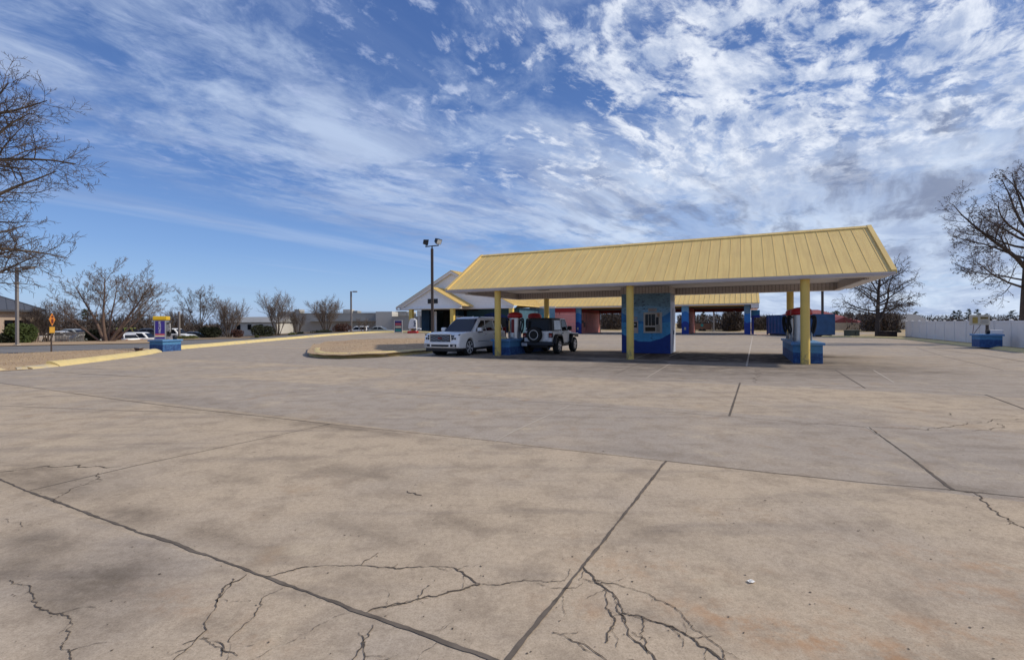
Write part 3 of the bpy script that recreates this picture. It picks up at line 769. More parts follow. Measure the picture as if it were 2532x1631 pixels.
# window and change machine
def framed(x0, x1, z0, z1, fw, mi_f, name, inner):
    m = MB()
    m.box(x0, x1, -.05, -.002, z0, z0 + fw); m.box(x0, x1, -.05, -.002, z1 - fw, z1)
    m.box(x0, x0 + fw, -.05, -.002, z0 + fw, z1 - fw); m.box(x1 - fw, x1, -.05, -.002, z0 + fw, z1 - fw)
    return m.build(name, mi_f, bo)
WFR = mat('window_frame_paint', (.52, .47, .42), .6, var=.15, vs=6)
wx0, wx1, wz0, wz1 = -.085, .83, 1.04, 2.08
wf = framed(wx0, wx1, wz0, wz1, .085, WFR, 'window', None)
m = MB(); m.box(wx0 + .085, .55, -.045, -.003, wz0 + .30, wz0 + .38); m.box(.50, wx1 - .085, -.045, -.003, wz0 + .085, wz1 - .085); m.build('sash', WFR, wf)
m = MB(); m.box(wx0 + .085, .50, -.02, -.003, wz0 + .085, wz1 - .085); m.build('pane', GLASS, wf)
m = MB()
for xx in (.16, .30): m.box(xx - .008, xx + .008, -.035, -.021, wz0 + .38, wz1 - .085)
m.build('bar', WFR, wf)
m = MB(); m.box(.545, .665, -.10, -.046, 1.46, 1.84, 0); m.build('card_reader', BLACK, bo)
m = MB(); m.box(.56, .72, -.085, -.046, 1.10, 1.44); m.build('coin_box', mat('dull_steel', (.34, .29, .24), .6, .3, var=.3, vs=9), bo); m = MB(); m.box(.60, .72, -.07, -.046, 1.86, 2.06); m.build('rusty_cover', mat('rusty_steel', (.33, .22, .15), .6, .3, var=.45, vs=9), bo)
m = MB(); m.box(-.78, -.36, -.05, -.002, 1.03, 1.66); cp = m.build('change_panel', mat('pinkish_panel', (.45, .37, .34), .5, .3, var=.2, vs=4), bo)
m = MB(); m.box(-.72, -.41, -.062, -.051, 1.32, 1.60); m.build('screen', BLACK, cp); m = MB(); m.box(-.66, -.56, -.062, -.051, 1.10, 1.14); m.build('coin_slot', BLACK, cp); m = MB(); m.lathe([(.03, -.075), (.03, -.063)], (-.52, 0, 1.47), 12, 0, 'y'); m.build('lock', STEEL, cp)
m = MB(); m.box(-.72, -.40, -.012, -.002, 1.70, 1.88); m.build('notice', mat('faded_notice', (.34, .36, .44), .7, var=.2, vs=12), bo)
m = MB(); m.box(.14, .57, -.014, -.002, 2.12, 2.30); nt = m.build('notice', mat('pale_notice', (.44, .42, .42), .7, var=.1, vs=12), bo)
m = MB()
for i, (w0, w1) in enumerate(((.17, .54), (.19, .50), (.2, .47))): m.box(w0, w1, -.018, -.0145, 2.25 - i * .05, 2.268 - i * .05)
m.build('print', mat('faded_print', (.25, .18, .17), .7), nt)
# ------------------------------------------------------------------ vacuum islands and vacuums
def island(label, loc, rz, w, l, zc=.78, cz=.10, zo=0.0):
    o = thing('vacuum_island', label, 'island', (loc[0], loc[1], H(*loc) + zo), rz, 'blue block vacuum islands')
    m = MB(); m.box(-w / 2, w / 2, 0, l, -.05, zc - cz); m.build('base', ISLAND, o, bevel=.012)
    m = MB(); m.box(-w / 2 - .07, w / 2 + .07, -.07, l + .07, zc - cz + .002, zc); m.build('cap', CAP, o, bevel=.012)
    return o
island('blue block vacuum island between the right hand pillars of the canopy', ab(12.92, .38), RZ, .96, 5.6)
island('blue block vacuum island between the white SUV and the white off-roader', ab(-.05, .42), RZ, .94, 5.5)
VG = 'silver vacuums on the islands'
def hose(pts, r=.03):
    m = MB(); P = []
    P_ = [Vector(p) for p in pts]
    for i in range(len(P_) - 1):
        p0, p1, p2, p3 = P_[max(i - 1, 0)], P_[i], P_[i + 1], P_[min(i + 2, len(P_) - 1)]
        for k in range(6):
            t = k / 6
            P.append(.5 * ((2 * p1) + (p2 - p0) * t + (2 * p0 - 5 * p1 + 4 * p2 - p3) * t * t + (3 * p1 - p0 - 3 * p2 + p3) * t ** 3))
    P.append(P_[-1]); m.tube(P, r, 8)
    return m
def vacuum(label, loc, rz, stripe):
    o = thing('vacuum_machine', label, 'vacuum', (loc[0], loc[1], .781), rz, VG)
    m = MB(); m.lathe([(.33, 0), (.33, .02), (.30, .03), (.30, 1.13), (.27, 1.16)], n=32); m.build('canister', STEEL, o, smooth=40)
    m = MB(); m.lathe([(.33, 1.06), (.385, 1.08), (.40, 1.14), (.385, 1.25), (.30, 1.325), (.15, 1.365), (.0001, 1.375)], n=32); m.build('dome', RED, o, smooth=60)
    m = MB(); m.box(-.07, .09, -.318, -.25, .30, 1.0)
    pn = m.build('front_panel', mat('dark_red_panel', (.20, .02, .02), .5) if stripe else STEEL, o)
    m = MB(); m.box(-.10, .10, -.37, -.305, .05, .30); m.build('coin_box', STEEL, o, bevel=.01)
    for sg in (-1, 1):
        m = hose([(sg * .30, 0, .95), (sg * .46, -.02, 1.02), (sg * .50, -.04, .80), (sg * .47, -.05, .52), (sg * .40, -.06, .32), (sg * .36, -.07, .48), (sg * .42, -.05, .85), (sg * .36, -.03, .92)], .036)
        m.v += []; hs = m.build('hose', RUBBER, o, smooth=60)
        m = hose([(sg * .33, .05, .98), (sg * .42, .06, .98), (sg * .45, .05, .72), (sg * .43, .04, .45), (sg * .37, .03, .30), (sg * .33, .02, .25)], .034); m.build('hose', RUBBER, o, smooth=60)
        m = MB(); m.tube([(sg * .36, -.07, .36), (sg * .34, -.06, .16), (sg * .33, -.05, .03)], [.028, .035, .05], 8); m.build('nozzle', mat('nozzle_plastic', (.30, .32, .34), .5), hs, smooth=60)
    return o
vacuum('red domed steel vacuum in front on the island by the right hand pillars', ab(12.86, 2.0), RZ, False)
vacuum('red domed steel vacuum at the back of the right hand island behind the nearer one', ab(12.86, 4.5), RZ, False)
vacuum('red domed vacuum with a red front panel just right of the left pillar', ab(-.02, 2.0), RZ, True)
vacuum('red domed vacuum showing only its top above the black roof of the off-roader', ab(.02, 4.5), RZ, True)
# standalone station at the street
sx, sy = gp(402, 869)
sr = math.atan2(.20, .98)
isz = island('small blue block island at the end of the yellow street kerb on the left', (0, 0), 0, .95, 1.25, .69)
isz.location = (sx - .47 * math.cos(.22) , sy + .0 + .47 * math.sin(.22) * 0 + .10, 0); isz.rotation_euler = (0, 0, -.20)
R_ = Matrix.Translation(isz.location) @ Matrix.Rotation(-.20, 4, 'Z')
st_ = thing('air_vacuum_station', 'purple air and vacuum station with a yellow cap on the street side island', 'vacuum station', (R_ @ Vector((-.04, .40, .691))), .34)
m = MB(); m.box(-.30, .30, -.27, .27, 0, 1.16); m.build('cabinet', STEEL, st_, bevel=.02)
m = MB(); m.box(-.36, .36, -.33, .33, 1.162, 1.40); m.build('cap', YELLOWCAP, st_, bevel=.04)
m = MB(); m.box(-.24, .24, -.284, -.271, .06, 1.12); pp = m.build('sign_panel', PURPLE, st_)
m = MB(); m.box(-.24, .24, -.288, -.2842, .27, .36); m.build('band', PINKBAND, pp)
m = MB(); m.box(-.24, .24, -.288, -.2842, .17, .268); m.build('band', CREAM, pp)
text('lettering', 'VACUUM', .17, LETTER, Matrix.Translation((0, -.290, .74)) @ Matrix.Rotation(math.radians(90), 4, 'X') @ Matrix.Rotation(math.radians(90), 4, 'Z'), pp, .002)
for y0 in (-.05, .12):
    m = hose([(.30, y0, .95), (.42, y0, 1.0), (.46, y0, .75), (.42, y0, .35), (.36, y0, .22), (.34, y0, .5)], .035); m.build('hose', RUBBER, st_, smooth=60)
m = MB(); m.tube([(.44, -.1, .98), (.47, -.1, .60), (.45, -.1, .45)], [.05, .035, .03], 8); m.build('nozzle', mat('grey_nozzle', (.33, .32, .33), .5), st_, smooth=60)
bk = thing('waste_bin', 'small dark round bin on the street side vacuum island', 'bin', R_ @ Vector((.30, .98, .691)), 0)
m = MB(); m.lathe([(.10, 0), (.13, .16), (.12, .22), (.05, .27), (.0001, .28)], n=16); m.build('body', BLACK, bk, smooth=60)
# vending station on the right
X1, Y1 = gp(2423, 858, .1)
iz = island('blue block island with a vending box in front of the white fence', (0, 0), 0, .95, 1.25, .70)
VR = -.4855; X1, Y1 = gp(2423, 856.5, .12); iz.location = (X1 + .475 * math.cos(VR), Y1 + .475 * math.sin(VR), .12); iz.rotation_euler = (0, 0, VR)
Rz = Matrix.Translation(iz.location) @ Matrix.Rotation(VR, 4, 'Z')
vb = thing('vending_box', 'yellow and white vending box on a dark post on the right hand island', 'vending box', Rz @ Vector((-.20, .60, .701)), VR - .12)
m = MB(); m.box(.16, .28, .0, .12, 0, .70); m.build('post', DARKPOLE, vb)
m = MB(); m.box(-.52, .30, -.12, .16, .52, 1.10); bx = m.build('cabinet', mat('cream_cabinet', (.55, .50, .40), .5, var=.1), vb, bevel=.015)
m = MB(); m.box(-.42, -.20, -.134, -.121, .62, .98); m.box(-.09, .23, -.134, -.121, .86, .98)
for i in range(3): m.box(-.09, .23, -.134, -.121, .62 + i * .07, .65 + i * .07, 1)
m.build('front_sign', [mat('dull_yellow', (.40, .28, .07), .6, var=.2, vs=8), mat('faded_text', (.36, .33, .30), .6)], bx)
m = MB()
for i in range(5): m.box(-.07 + i * .058, -.03 + i * .058, -.140, -.135, .885, .955)
m.build('lettering', DKLETTER, bx)
for q in (((-.35, 0, .52), (-.40, -.03, 0.01)), ((-.06, 0, .52), (-.36, -.05, .01))):
    m = MB(); m.tube(q, .014, 6); m.build('hose', mat('red_brown_hose', (.16, .06, .06), .6), vb)
bk2 = thing('hose_reel', 'white coil box with a black drum end on the right hand island', 'hose reel', Rz @ Vector((.22, .25, .701)), VR)
m = MB(); m.box(-.22, .32, -.14, .14, .02, .24); m.build('case', FENCE, bk2, bevel=.03)
m = MB(); m.lathe([(.13, -.36), (.13, -.23)], (0, 0, .13), 16, 0, 'x'); m.build('drum', BLACK, bk2)

# ------------------------------------------------------------------ wash building
wb = thing('wash_building', 'car wash building with open pink walled bays, blue columns and yellow roof', 'building', (29.2, 59.5, 0), RZ)
EZ = 3.95; BDP = 11.0
def wroof(m, x0, x1, y0, y1, ze, zr, seam=.61):
    ym = (y0 + y1) / 2
    slab(m, x0, x1, y0, ze, ym, zr, .06); slab(m, x0, x1, y1, ze, ym + .001, zr, .06)
    xx = x0 + .3; k = (zr - ze) / (ym - y0)
    while xx < x1:
        m.prism([(y0 + .01, ze), (ym - .05, zr - .05 * k), (ym - .05, zr - .05 * k + .05), (y0 + .01, ze + .05)], xx - .02, xx + .02, 'x'); xx += seam
m = MB(); wroof(m, -31.5, 1.35, -.75, BDP + .75, EZ, EZ + 2.9); m.build('roof', ROOF, wb)
m = MB(); m.box(-29.2, 1.3, -.72, -.69, EZ - .20, EZ - .065); m.box(-29.2, 1.3, BDP + .69, BDP + .72, EZ - .20, EZ - .065); m.build('fascia', WHITE_TRIM, wb)
m = MB(); m.box(.42, 1.28, -.66, -.45, EZ - .62, EZ - .068); m.box(.42, 1.28, -.448, BDP, EZ - .62, EZ - .068); m.build('eave_box', WHITE_TRIM, wb)
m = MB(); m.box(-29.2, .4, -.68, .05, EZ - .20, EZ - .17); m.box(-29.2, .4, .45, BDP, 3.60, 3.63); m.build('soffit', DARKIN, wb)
CW = .44
for i, xx in enumerate((0, -7.3, -14.6, -21.9, -29.2)):
    w = CW if i else .36
    m = MB(); m.box(xx - w, xx + w, 0, .42, -.1, EZ - .21)
    cx = m.build('column', COLMURAL2 if i == 0 else COLMURAL, wb)
    # object coordinates centred on each column
    cx.data.transform(Matrix.Translation((-xx, 0, 0))); cx.location = (xx, 0, 0)
    if i:
        m = MB(); m.box(xx - .22, xx + .22, .43, BDP - .35, -.1, 3.6); m.build('bay_wall', PINKWALL, wb)
        m = MB(); m.box(xx - .30, xx + .30, BDP - .34, BDP, -.1, EZ - .2); m.build('rear_post', mat('dark_maroon', (.05, .014, .012), .7), wb)
        m = MB(); m.box(xx + .225, xx + .35, 2.0, 2.5, 1.0, 1.7); m.box(xx + .225, xx + .25, 3.2, 3.3, .5, 3.0); m.box(xx + .225, xx + .30, 1.1, 1.9, 1.55, 1.95)
        m.build('wash_equipment', mat('wash_equipment', (.10, .06, .06), .6, var=.3), wb)
        m = MB(); m.box(xx - .12, xx + .10, -.02, -.002, .62, .95); m.build('notice', mat('yellowed_notice', (.45, .42, .28), .7, var=.3, vs=9), wb)
    else:
        m = MB(); m.box(xx - .20, xx + .20, .43, BDP, -.1, EZ - .2); m.build('bay_wall', PINKWALL, wb)
for i, x0 in enumerate((0, -7.3, -14.6, -21.9)):
    m = MB(); m.box(x0 - 6.99, x0 - .31, BDP - .3, BDP - .05, 3.12, EZ - .2); m.build('lintel', REDLINTEL, wb)
m = MB(); m.box(-36, 1.0, -.9, BDP + 1.2, -.3, .06); m.build('floor_slab', CONC2, wb)
m = MB(); m.box(.42, 1.42, 1.5, 2.3, 2.15, 3.1); m.box(.45, .75, 1.6, 2.2, -.1, 2.15); m.build('end_cabinet', mural('cabinet_mural', [(.03, .17, .30), (2.4, .1, NV)], .1), wb)
# lobby: cross gable in front of the bays at the left end
lb = thing('lobby', 'white sided gable front lobby with yellow roof and dark blue painted walls', 'lobby', (.26, 62.3, 0), RZ)
LW = 18.9; LX = -LW / 2; LZ = 4.05; LP = 8.95; LD = 9.4
m = MB()
def groof(m, xc, hw, y0, y1, ze, zr, th=.10, seam=.61, ov=.0):
    for sg in (-1, 1):
        m.prism([(xc + sg * hw, ze), (xc, zr), (xc, zr - th), (xc + sg * hw, ze - th)], y0, y1, 'y')
        k = (zr - ze) / hw; yy = y0 + .3
        while yy < y1:
            m.prism([(xc + sg * hw, ze), (xc + sg * .05, zr - .05 * k), (xc + sg * .05, zr - .05 * k + .05), (xc + sg * hw, ze + .05)], yy - .02, yy + .02, 'y'); yy += seam
groof(m, LX, LW / 2 + .15, -.35, LD + 8, LZ - .05, LP); m.build('roof', ROOF, lb)
m = MB()
def rake(m, xc, hw, y, ze, zr, d=.36):
    for sg in (-1, 1):
        m.prism([(xc + sg * hw, ze - .105), (xc, zr - .105), (xc, zr - .105 - d), (xc + sg * (hw - .05), ze - .105 - d * .8)], y, y + .06, 'y')
rake(m, LX, LW / 2 + .15, -.34, LZ - .05, LP, .36); m.build('rake_trim', WHITE_TRIM, lb)
m = MB(); m.prism([(-LW + .3, LZ - .35), (-.3, LZ - .35), (-.3, LZ - .1), (LX, LP - .25), (-LW + .3, LZ - .1)], -.02, .1, 'y'); m.build('gable_siding', HSIDING, lb)
m = MB(); m.box(-LW, .0, -.30, .1, LZ - .50, LZ - .36); m.build('soffit', WHITE_TRIM, lb)
m = MB(); m.box(-8.7, -.45, 2.6, 2.8, -.2, LZ - .36); o = m.build('front_wall', LOBBYWALL, lb); o.data.transform(Matrix.Translation((4.3, 0, 0))); o.location = (-4.3, 0, 0)
m = MB(); m.box(-.65, -.45, 2.802, LD, -.2, LZ - .36); o = m.build('side_wall', mat('lobby_side_paint', (.05, .12, .17), .7, var=.25, vs=2), lb)
m = MB(); m.box(-.6, 2.1, LD, LD + .2, -.2, LZ - .12); o = m.build('link_wall', LOBBYSIDE, lb)
m = MB(); m.box(2.1, 5.2, LD + .05, LD + .22, -.2, LZ - .12); o = m.build('link_wall', PINKWALL, lb)
# white eave return from the gable back to the bays
m = MB(); m.prism([(-.6, LZ - .02), (2.6, LZ - .06), (2.6, LZ - .2), (-.6, LZ - .2)], LD - 1.1, LD - .95, 'y'); m.build('eave_trim', WHITE_TRIM, lb)
for xx in (-.35,):
    m = MB(); m.box(xx - .26, xx + .26, -.25, .22, -.2, LZ - .50); m.build('post', YELLOW_POST, lb)
m = MB(); m.box(-5.2, -2.4, 2.55, 2.598, .1, 2.4, 0); m.build('window', GLASS, lb)
DT = mat('dark_teal_paint', (.022, .06, .10), .7, var=.3, vs=1.2); m = MB(); m.box(-10.2, -9.2, 1.0, 2.7, -.2, 3.6); m.build('column', DT, lb)
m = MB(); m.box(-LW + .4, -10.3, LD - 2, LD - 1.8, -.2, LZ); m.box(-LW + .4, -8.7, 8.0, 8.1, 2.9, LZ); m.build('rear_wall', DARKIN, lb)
m = MB(); m.box(-15.6, -14.2, 1.2, 6.8, -.2, LZ - .4); m.build('column', DT, lb)
# porch gable in front
pc = thing('porch', 'small white gable porch with yellow roof over the dark drive-in entrance', 'porch', (-10.83, 64.6, 0), RZ)
PW, PZ, PR = 4.95, 4.0, 6.55
m = MB(); groof(m, 0, PW, -.3, 4.6, PZ, PR, .09); m.build('roof', ROOF, pc)
m = MB(); rake(m, 0, PW, -.32, PZ, PR, .25); m.build('rake_trim', WHITE_TRIM, pc)
m = MB(); m.prism([(-PW + .5, PZ - .28), (PW - .5, PZ - .28), (PW - .5, PZ + .05), (0, PR - .25), (-PW + .5, PZ + .05)], -.05, .06, 'y'); m.box(-PW + .3, PW - .3, -.29, .3, PZ - .42, PZ - .285); m.build('gable_siding', HSIDING, pc)
m = MB(); m.box(-.55, 1.05, -.10, -.055, PZ + .30, PZ + .92); m.build('dark_vent', BLACK, pc)
for xx in (-3.35, 3.35):
    m = MB(); m.box(xx - .26, xx + .26, -.22, .24, -.2, PZ - .42); m.build('post', YELLOW_POST, pc)
m = MB(); m.box(-1.1, -.75, 2.2, 2.3, -.2, 3.3); m.build('door_leaf', FENCE, pc)
m = MB(); m.box(2.2, 3.4, 2.6, 2.7, .1, 2.6); m.build('door_leaf', FENCE, pc)
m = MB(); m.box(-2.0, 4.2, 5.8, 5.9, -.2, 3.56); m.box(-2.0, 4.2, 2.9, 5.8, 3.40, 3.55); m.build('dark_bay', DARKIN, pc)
# ------------------------------------------------------------------ tan office at the far left
P1 = at(97, 843, 50); of = thing('office_building', 'tan stucco office with a dark metal hip roof at the far left', 'building', (P1.x, P1.y, -.2), math.atan2(.75, .66))
m = MB(); HW = 3.35
m.box(-24, 0, 0, .3, 2.35, HW); m.box(-.65, 0, 0, .3, 0, 2.35)
m.box(-7.2, -2.5, 0, .3, 0, 2.35); m.box(-24, -11.5, 0, .3, 0, 2.35); m.box(-.3, 0, .302, 12, 0, HW); m.box(-24, -.302, 1.4, 1.6, 0, HW - .01)
m.build('wall', BEIGE, of)
for xa, xb in ((-2.4, -1.85), (-1.5, -.75), (-11.3, -7.4)):
    m = MB(); m.box(xa, xb, 1.3, 1.395, .3, 2.3); m.build('window', GLASS, of)
m = MB(); m.box(-1.84, -1.51, 1.25, 1.395, 0, 2.35); m.build('door', mat('brown_door', (.16, .07, .03), .6), of)
m = MB(); ov = .5; e = HW + .02
A_ = [(-24 - ov, -ov, e), (ov, -ov, e), (ov, 12 + ov, e), (-24 - ov, 12 + ov, e)]; R1, R2 = (-18, 6, e + 3.0), (-6, 6, e + 3.0)
m.add(A_ + [R1, R2], [(0, 1, 5, 4), (1, 2, 5), (2, 3, 4, 5), (3, 0, 4)]); m.add([(p[0], p[1], e - .01) for p in A_], [(3, 2, 1, 0)])
m.box(-24.5, ov, -ov - .03, -ov, e - .18, e + .02)
for k in range(40):
    xx = -24 + k * .62; y1 = min(6, max(.2, min(ov - xx, xx + 24.5)) - ov); 
    if y1 > 0: m.tube([(xx, -ov, e + .02), (xx, y1 - .1, e + .02 + (y1 - .1 + ov) * 3.0 / 6.5)], .03, 4)
m.tube([(ov, -ov, e + .02), (-6, 6, e + 3.02)], .06, 4); m.tube([R1, R2], .08, 4)
m.build('roof', DKROOF, of)
# ------------------------------------------------------------------ long commercial building behind
def wall_px(m, x0, x1, yt, Y, depth, mi=0, zb=-1.6):
    a, b = at(x0, yt, Y), at(x1, yt, Y); m.box(a.x, b.x, Y, Y + depth, zb, (a.z + b.z) / 2, mi)
st1 = thing('store_building', 'long grey windowless store building with a pale block section behind the car park', 'building', (0, 0, 0))
m = MB(); wall_px(m, 686, 929, 773.5, 112, 20); m.build('wall', FARGREY, st1)
m = MB(); wall_px(m, 929, 969, 770, 110, 21); m.build('pale_wall', FARPALE, st1)
m = MB(); wall_px(m, 969, 1120, 781.5, 108, 22); m.build('wall', FARGREY, st1)
m = MB(); wall_px(m, 968, 1120, 778.8, 107.6, .38, zb=at(0, 783.5, 107.6).z); m.build('parapet', FARPALE, st1)
m = MB(); wall_px(m, 690, 928, 771.3, 111.7, .28, zb=at(0, 774.6, 111.7).z); m.build('parapet', mat('slate_parapet', (.12, .13, .15), .7), st1)
m = MB(); wall_px(m, 760, 928, 793.5, 110.5, 1.4, zb=at(0, 797, 110.5).z); m.build('awning', FARPALE, st1)
m = MB()
for x0 in (1035, 1044): wall_px(m, x0, x0 + 1.6, 783, 107.7, .28)
m.build('downpipe', WHITE_TRIM, st1)
st2 = thing('low_shop_building', 'low pale shop building with a grey roof seen between the bare shrubs', 'building', (0, 0, 0))
m = MB(); wall_px(m, 545, 684, 797, 104, 14); m.build('wall', FARPALE, st2)
m = MB(); a, b = at(540, 797, 103.6), at(686, 797, 103.6)
m.prism([(103.4, a.z), (119, a.z), (112, a.z + 1.3)], a.x, b.x, 'x'); m.build('roof', mat('grey_shingle', (.25, .25, .25), .9, var=.15, vs=.6), st2)
for x0 in (560, 585, 612, 640):
    m = MB(); wall_px(m, x0, x0 + 9, 802, 103.9, .09, zb=at(0, 818, 103.9).z); m.build('window', GLASS, st2)
AC = 'units on the store roof'
for x0, x1, yt, c, lab in ((848, 866, 764.5, FARPALE, 'beige box unit on the store roof left of the street lamp'), (872, 884, 768, FARGREY, 'small grey unit on the store roof right of the street lamp'), (977, 1006, 769.5, FARGREY, 'wide grey louvred unit on the roof behind the coloured sign'),
                           (1007, 1023, 770.5, FARPALE, 'white box unit on the roof beside the porch'), (1031, 1052, 767.5, FARPALE, 'beige roof unit seen under the porch eave'), (728, 740, 764.5, FARGREY, 'dark box unit on the store roof between the bare shrubs'),
                           (694, 722, 770, FARPALE, 'long pale duct on the store roof above the left bare shrub')):
    o = thing('roof_unit', lab, 'roof unit', (0, 0, 0), 0, AC)
    m = MB(); wall_px(m, x0, x1, yt, 116, 3, zb=3.5); m.build('casing', c, o, bevel=.06)
    m = MB(); wall_px(m, x0 + 2, x1 - 2, yt + 2, 115.9, .09, zb=at(0, yt + 6, 115.9).z); m.build('louvre', FARGREY if c is FARPALE else DKROOF, o)
# street lamps
def lamp(name, label, sx, ybase, Y, ytop, r, m_, head, hl=1.2, sgn=1):
    b = at(sx, ybase, Y); t = at(sx, ytop, Y)
    o = thing(name, label, 'lamp post', (b.x, b.y, H(b.x, b.y)))
    zt = t.z - H(b.x, b.y)
    m = MB()
    if r > .08: m.box(-r, r, -r, r, -.1, zt)
    else: m.lathe([(r * 1.2, -.1), (r * .7, zt)], n=10)
    m.build('pole', m_, o)
    m = MB(); m.box(-r * 1.8, r * 1.8, -r * 1.8, r * 1.8, -.1, .12); m.build('base', CONC2, o)
    if head == 'arm':
        m = MB(); m.box(-r, sgn * hl * .4, -.04, .04, zt - .12, zt - .04) if sgn > 0 else m.box(-hl * .4, r, -.04, .04, zt - .12, zt - .04); m.build('arm', m_, o)
        m = MB(); m.box(*sorted((sgn * hl * .3, sgn * hl)), -.18, .18, zt - .16, zt + .04); m.build('lamp_head', m_, o, bevel=.03)
    return o, zt
lamp('lamp_post', 'slim grey one-armed lamp post at the far left before the tan office', 42.5, 856.5, 37.8, 660, .081, GREYPOLE, 'arm', 1.3)
lamp('lamp_post', 'thin grey lamp post with a single arm in front of the grey store', 868.5, 821.5, 82, 720, .12, GREYPOLE, 'arm', 1.05)
lamp('lamp_post', 'thin bare pole standing behind the street side vacuum station', 443, 838.5, 56, 770, .09, GREYPOLE, None)
lamp('lamp_post', 'slim dark pole beside the blue container behind the canopy', 2034, 831, 52, 640, .09, DARKPOLE, None)
lamp('lamp_post', 'thin far pole seen through the wash bay beside the brown trailer', 1765, 823, 84, 770, .10, GREYPOLE, None)
FLY = 44.0
fb = at(1069, 850, FLY)
fl, zt = lamp('flood_light_pole', 'tall dark pole with two floodlights on a crossbar behind the white SUV', 1069.5, 845, 44.0, 615, .115, DARKPOLE, None)
m = MB(); m.tube([(0, 0, zt), (0, 0, zt + .22)], .06, 8); m.tube([(-.62, .05, zt + .20), (.62, -.05, zt + .30)], .05, 8); m.build('crossbar', BLACK, fl)
for sg, tilt, yaw in ((-1, .15, .25), (1, .5, -.75)):
    M = Matrix.Translation((sg * .55, 0, zt + .25 + .05 * sg)) 
    m = MB(); m.tube([M @ Vector((0, 0, 0)), M @ Vector((0, 0, .2))], .04, 8)
    Q = M @ Matrix.Translation((0, 0, .40)) @ Matrix.Rotation(yaw, 4, 'Z') @ Matrix.Rotation(tilt, 4, 'Y')
    hd = None
    m.loft([[Q @ Vector(p) for p in ((-.26, -.2, -.17), (-.26, .2, -.17), (-.26, .2, .17), (-.26, -.2, .17))], [Q @ Vector(p) for p in ((.2, -.27, -.24), (.2, .27, -.24), (.2, .27, .24), (.2, -.27, .24))]])
    hd = m.build('floodlight', BLACK, fl)
    m = MB(); m.panel(*[Q @ Vector(p) for p in ((.2, -.24, -.2), (.2, .24, -.2), (.2, .24, .2), (.2, -.24, .2))]); m.build('lens', PALEGLASS, hd)
# ------------------------------------------------------------------ street sign, fence, boxes
b = gp(128.5, 869.5, .07)
sg = thing('warning_sign', 'narrow orange warning diamond with a small plate on a dark post beside the street', 'road sign', (b[0], b[1], .07), 0.0)
sg.rotation_euler[2] = 1.975
m = MB(); m.box(-.04, .04, .0, .05, -.1, 2.18); m.build('post', DARKPOLE, sg)
m = MB(); m.prism([(0, 1.47), (.37, 1.835), (0, 2.20), (-.37, 1.835)], -.02, -.002, 'y'); dm = m.build('diamond', SIGN_ORANGE, sg)
m = MB(); m.prism([(-.10, 1.62), (.10, 1.62), (.15, 1.76), (.08, 1.88), (-.08, 1.88), (-.15, 1.76)], -.026, -.021, 'y'); m.prism([(-.05, 1.93), (.05, 1.93), (.05, 1.97), (.13, 1.97), (.13, 2.03), (.05, 2.03), (0, 2.10), (-.05, 2.03), (-.13, 2.03), (-.13, 1.97), (-.05, 1.97)], -.026, -.021, 'y'); m.build('symbol', mat('dark_symbol', (.12, .02, .01), .6), dm)
m = MB(); m.box(-.30, .30, -.02, -.002, 1.08, 1.42); m.build('plate', mat('yellow_plate', (.62, .33, .03), .5), sg)
b0, b1 = at(136, 848.5, 46.5), at(206, 847.5, 46.0)
pf = thing('picket_fence', 'weathered grey wooden picket fence on the bank across the street', 'fence', (b0.x, b0.y, H(b0.x, b0.y)), math.atan2(b1.y - b0.y, b1.x - b0.x))
Lf = (b1 - b0).length; m = MB(); k = 0; rr = random.Random(3)
while k * .17 < Lf: m.box(k * .17, k * .17 + .10, -.02, .0, -.2, 1.0 + rr.uniform(-.02, .02)); k += 1
m.build('pickets', FENCEWOOD, pf); 
for z0 in (.2, .75):
    m = MB(); m.box(0, Lf, .002, .06, z0, z0 + .1); m.build('rail', FENCEWOOD, pf)
# white vinyl fence
f0, f1 = Vector((26.35, 23.3, 0)), Vector((39.2, 47.7, 0)); Lf = (f1 - f0).length
vf = thing('vinyl_fence', 'tall white vinyl privacy fence along the right side of the lot', 'fence', f0, math.atan2(f1.y - f0.y, f1.x - f0.x))
npn = 12; wp = Lf / npn
m = MB()
for i in range(npn):
    n = 12
    for j in range(n): m.box(i * wp + .06 + (wp - .12) * j / n + .003, i * wp + .06 + (wp - .12) * (j + 1) / n - .003, -.012, .012, .0, 1.48)
m.build('boards', FENCE, vf)
m = MB()
for i in range(npn): m.box(i * wp + .05, (i + 1) * wp - .05, -.03, .03, 1.46, 1.58); m.box(i * wp + .05, (i + 1) * wp - .05, -.03, .03, .0, .12)
m.build('rail', FENCE, vf)
for i in range(npn + 1):
    m = MB(); m.box(i * wp - .06, i * wp + .06, -.06, .06, -.1, 1.60); m.loft([[(i * wp + x * .085, y * .085, 1.602) for x, y in ((-1, -1), (1, -1), (1, 1), (-1, 1))], [(i * wp + x * .085, y * .085, 1.625) for x, y in ((-1, -1), (1, -1), (1, 1), (-1, 1))], [(i * wp + x * .01, y * .01, 1.67) for x, y in ((-1, -1), (1, -1), (1, 1), (-1, 1))]])
    m.build('post', FENCE, vf)
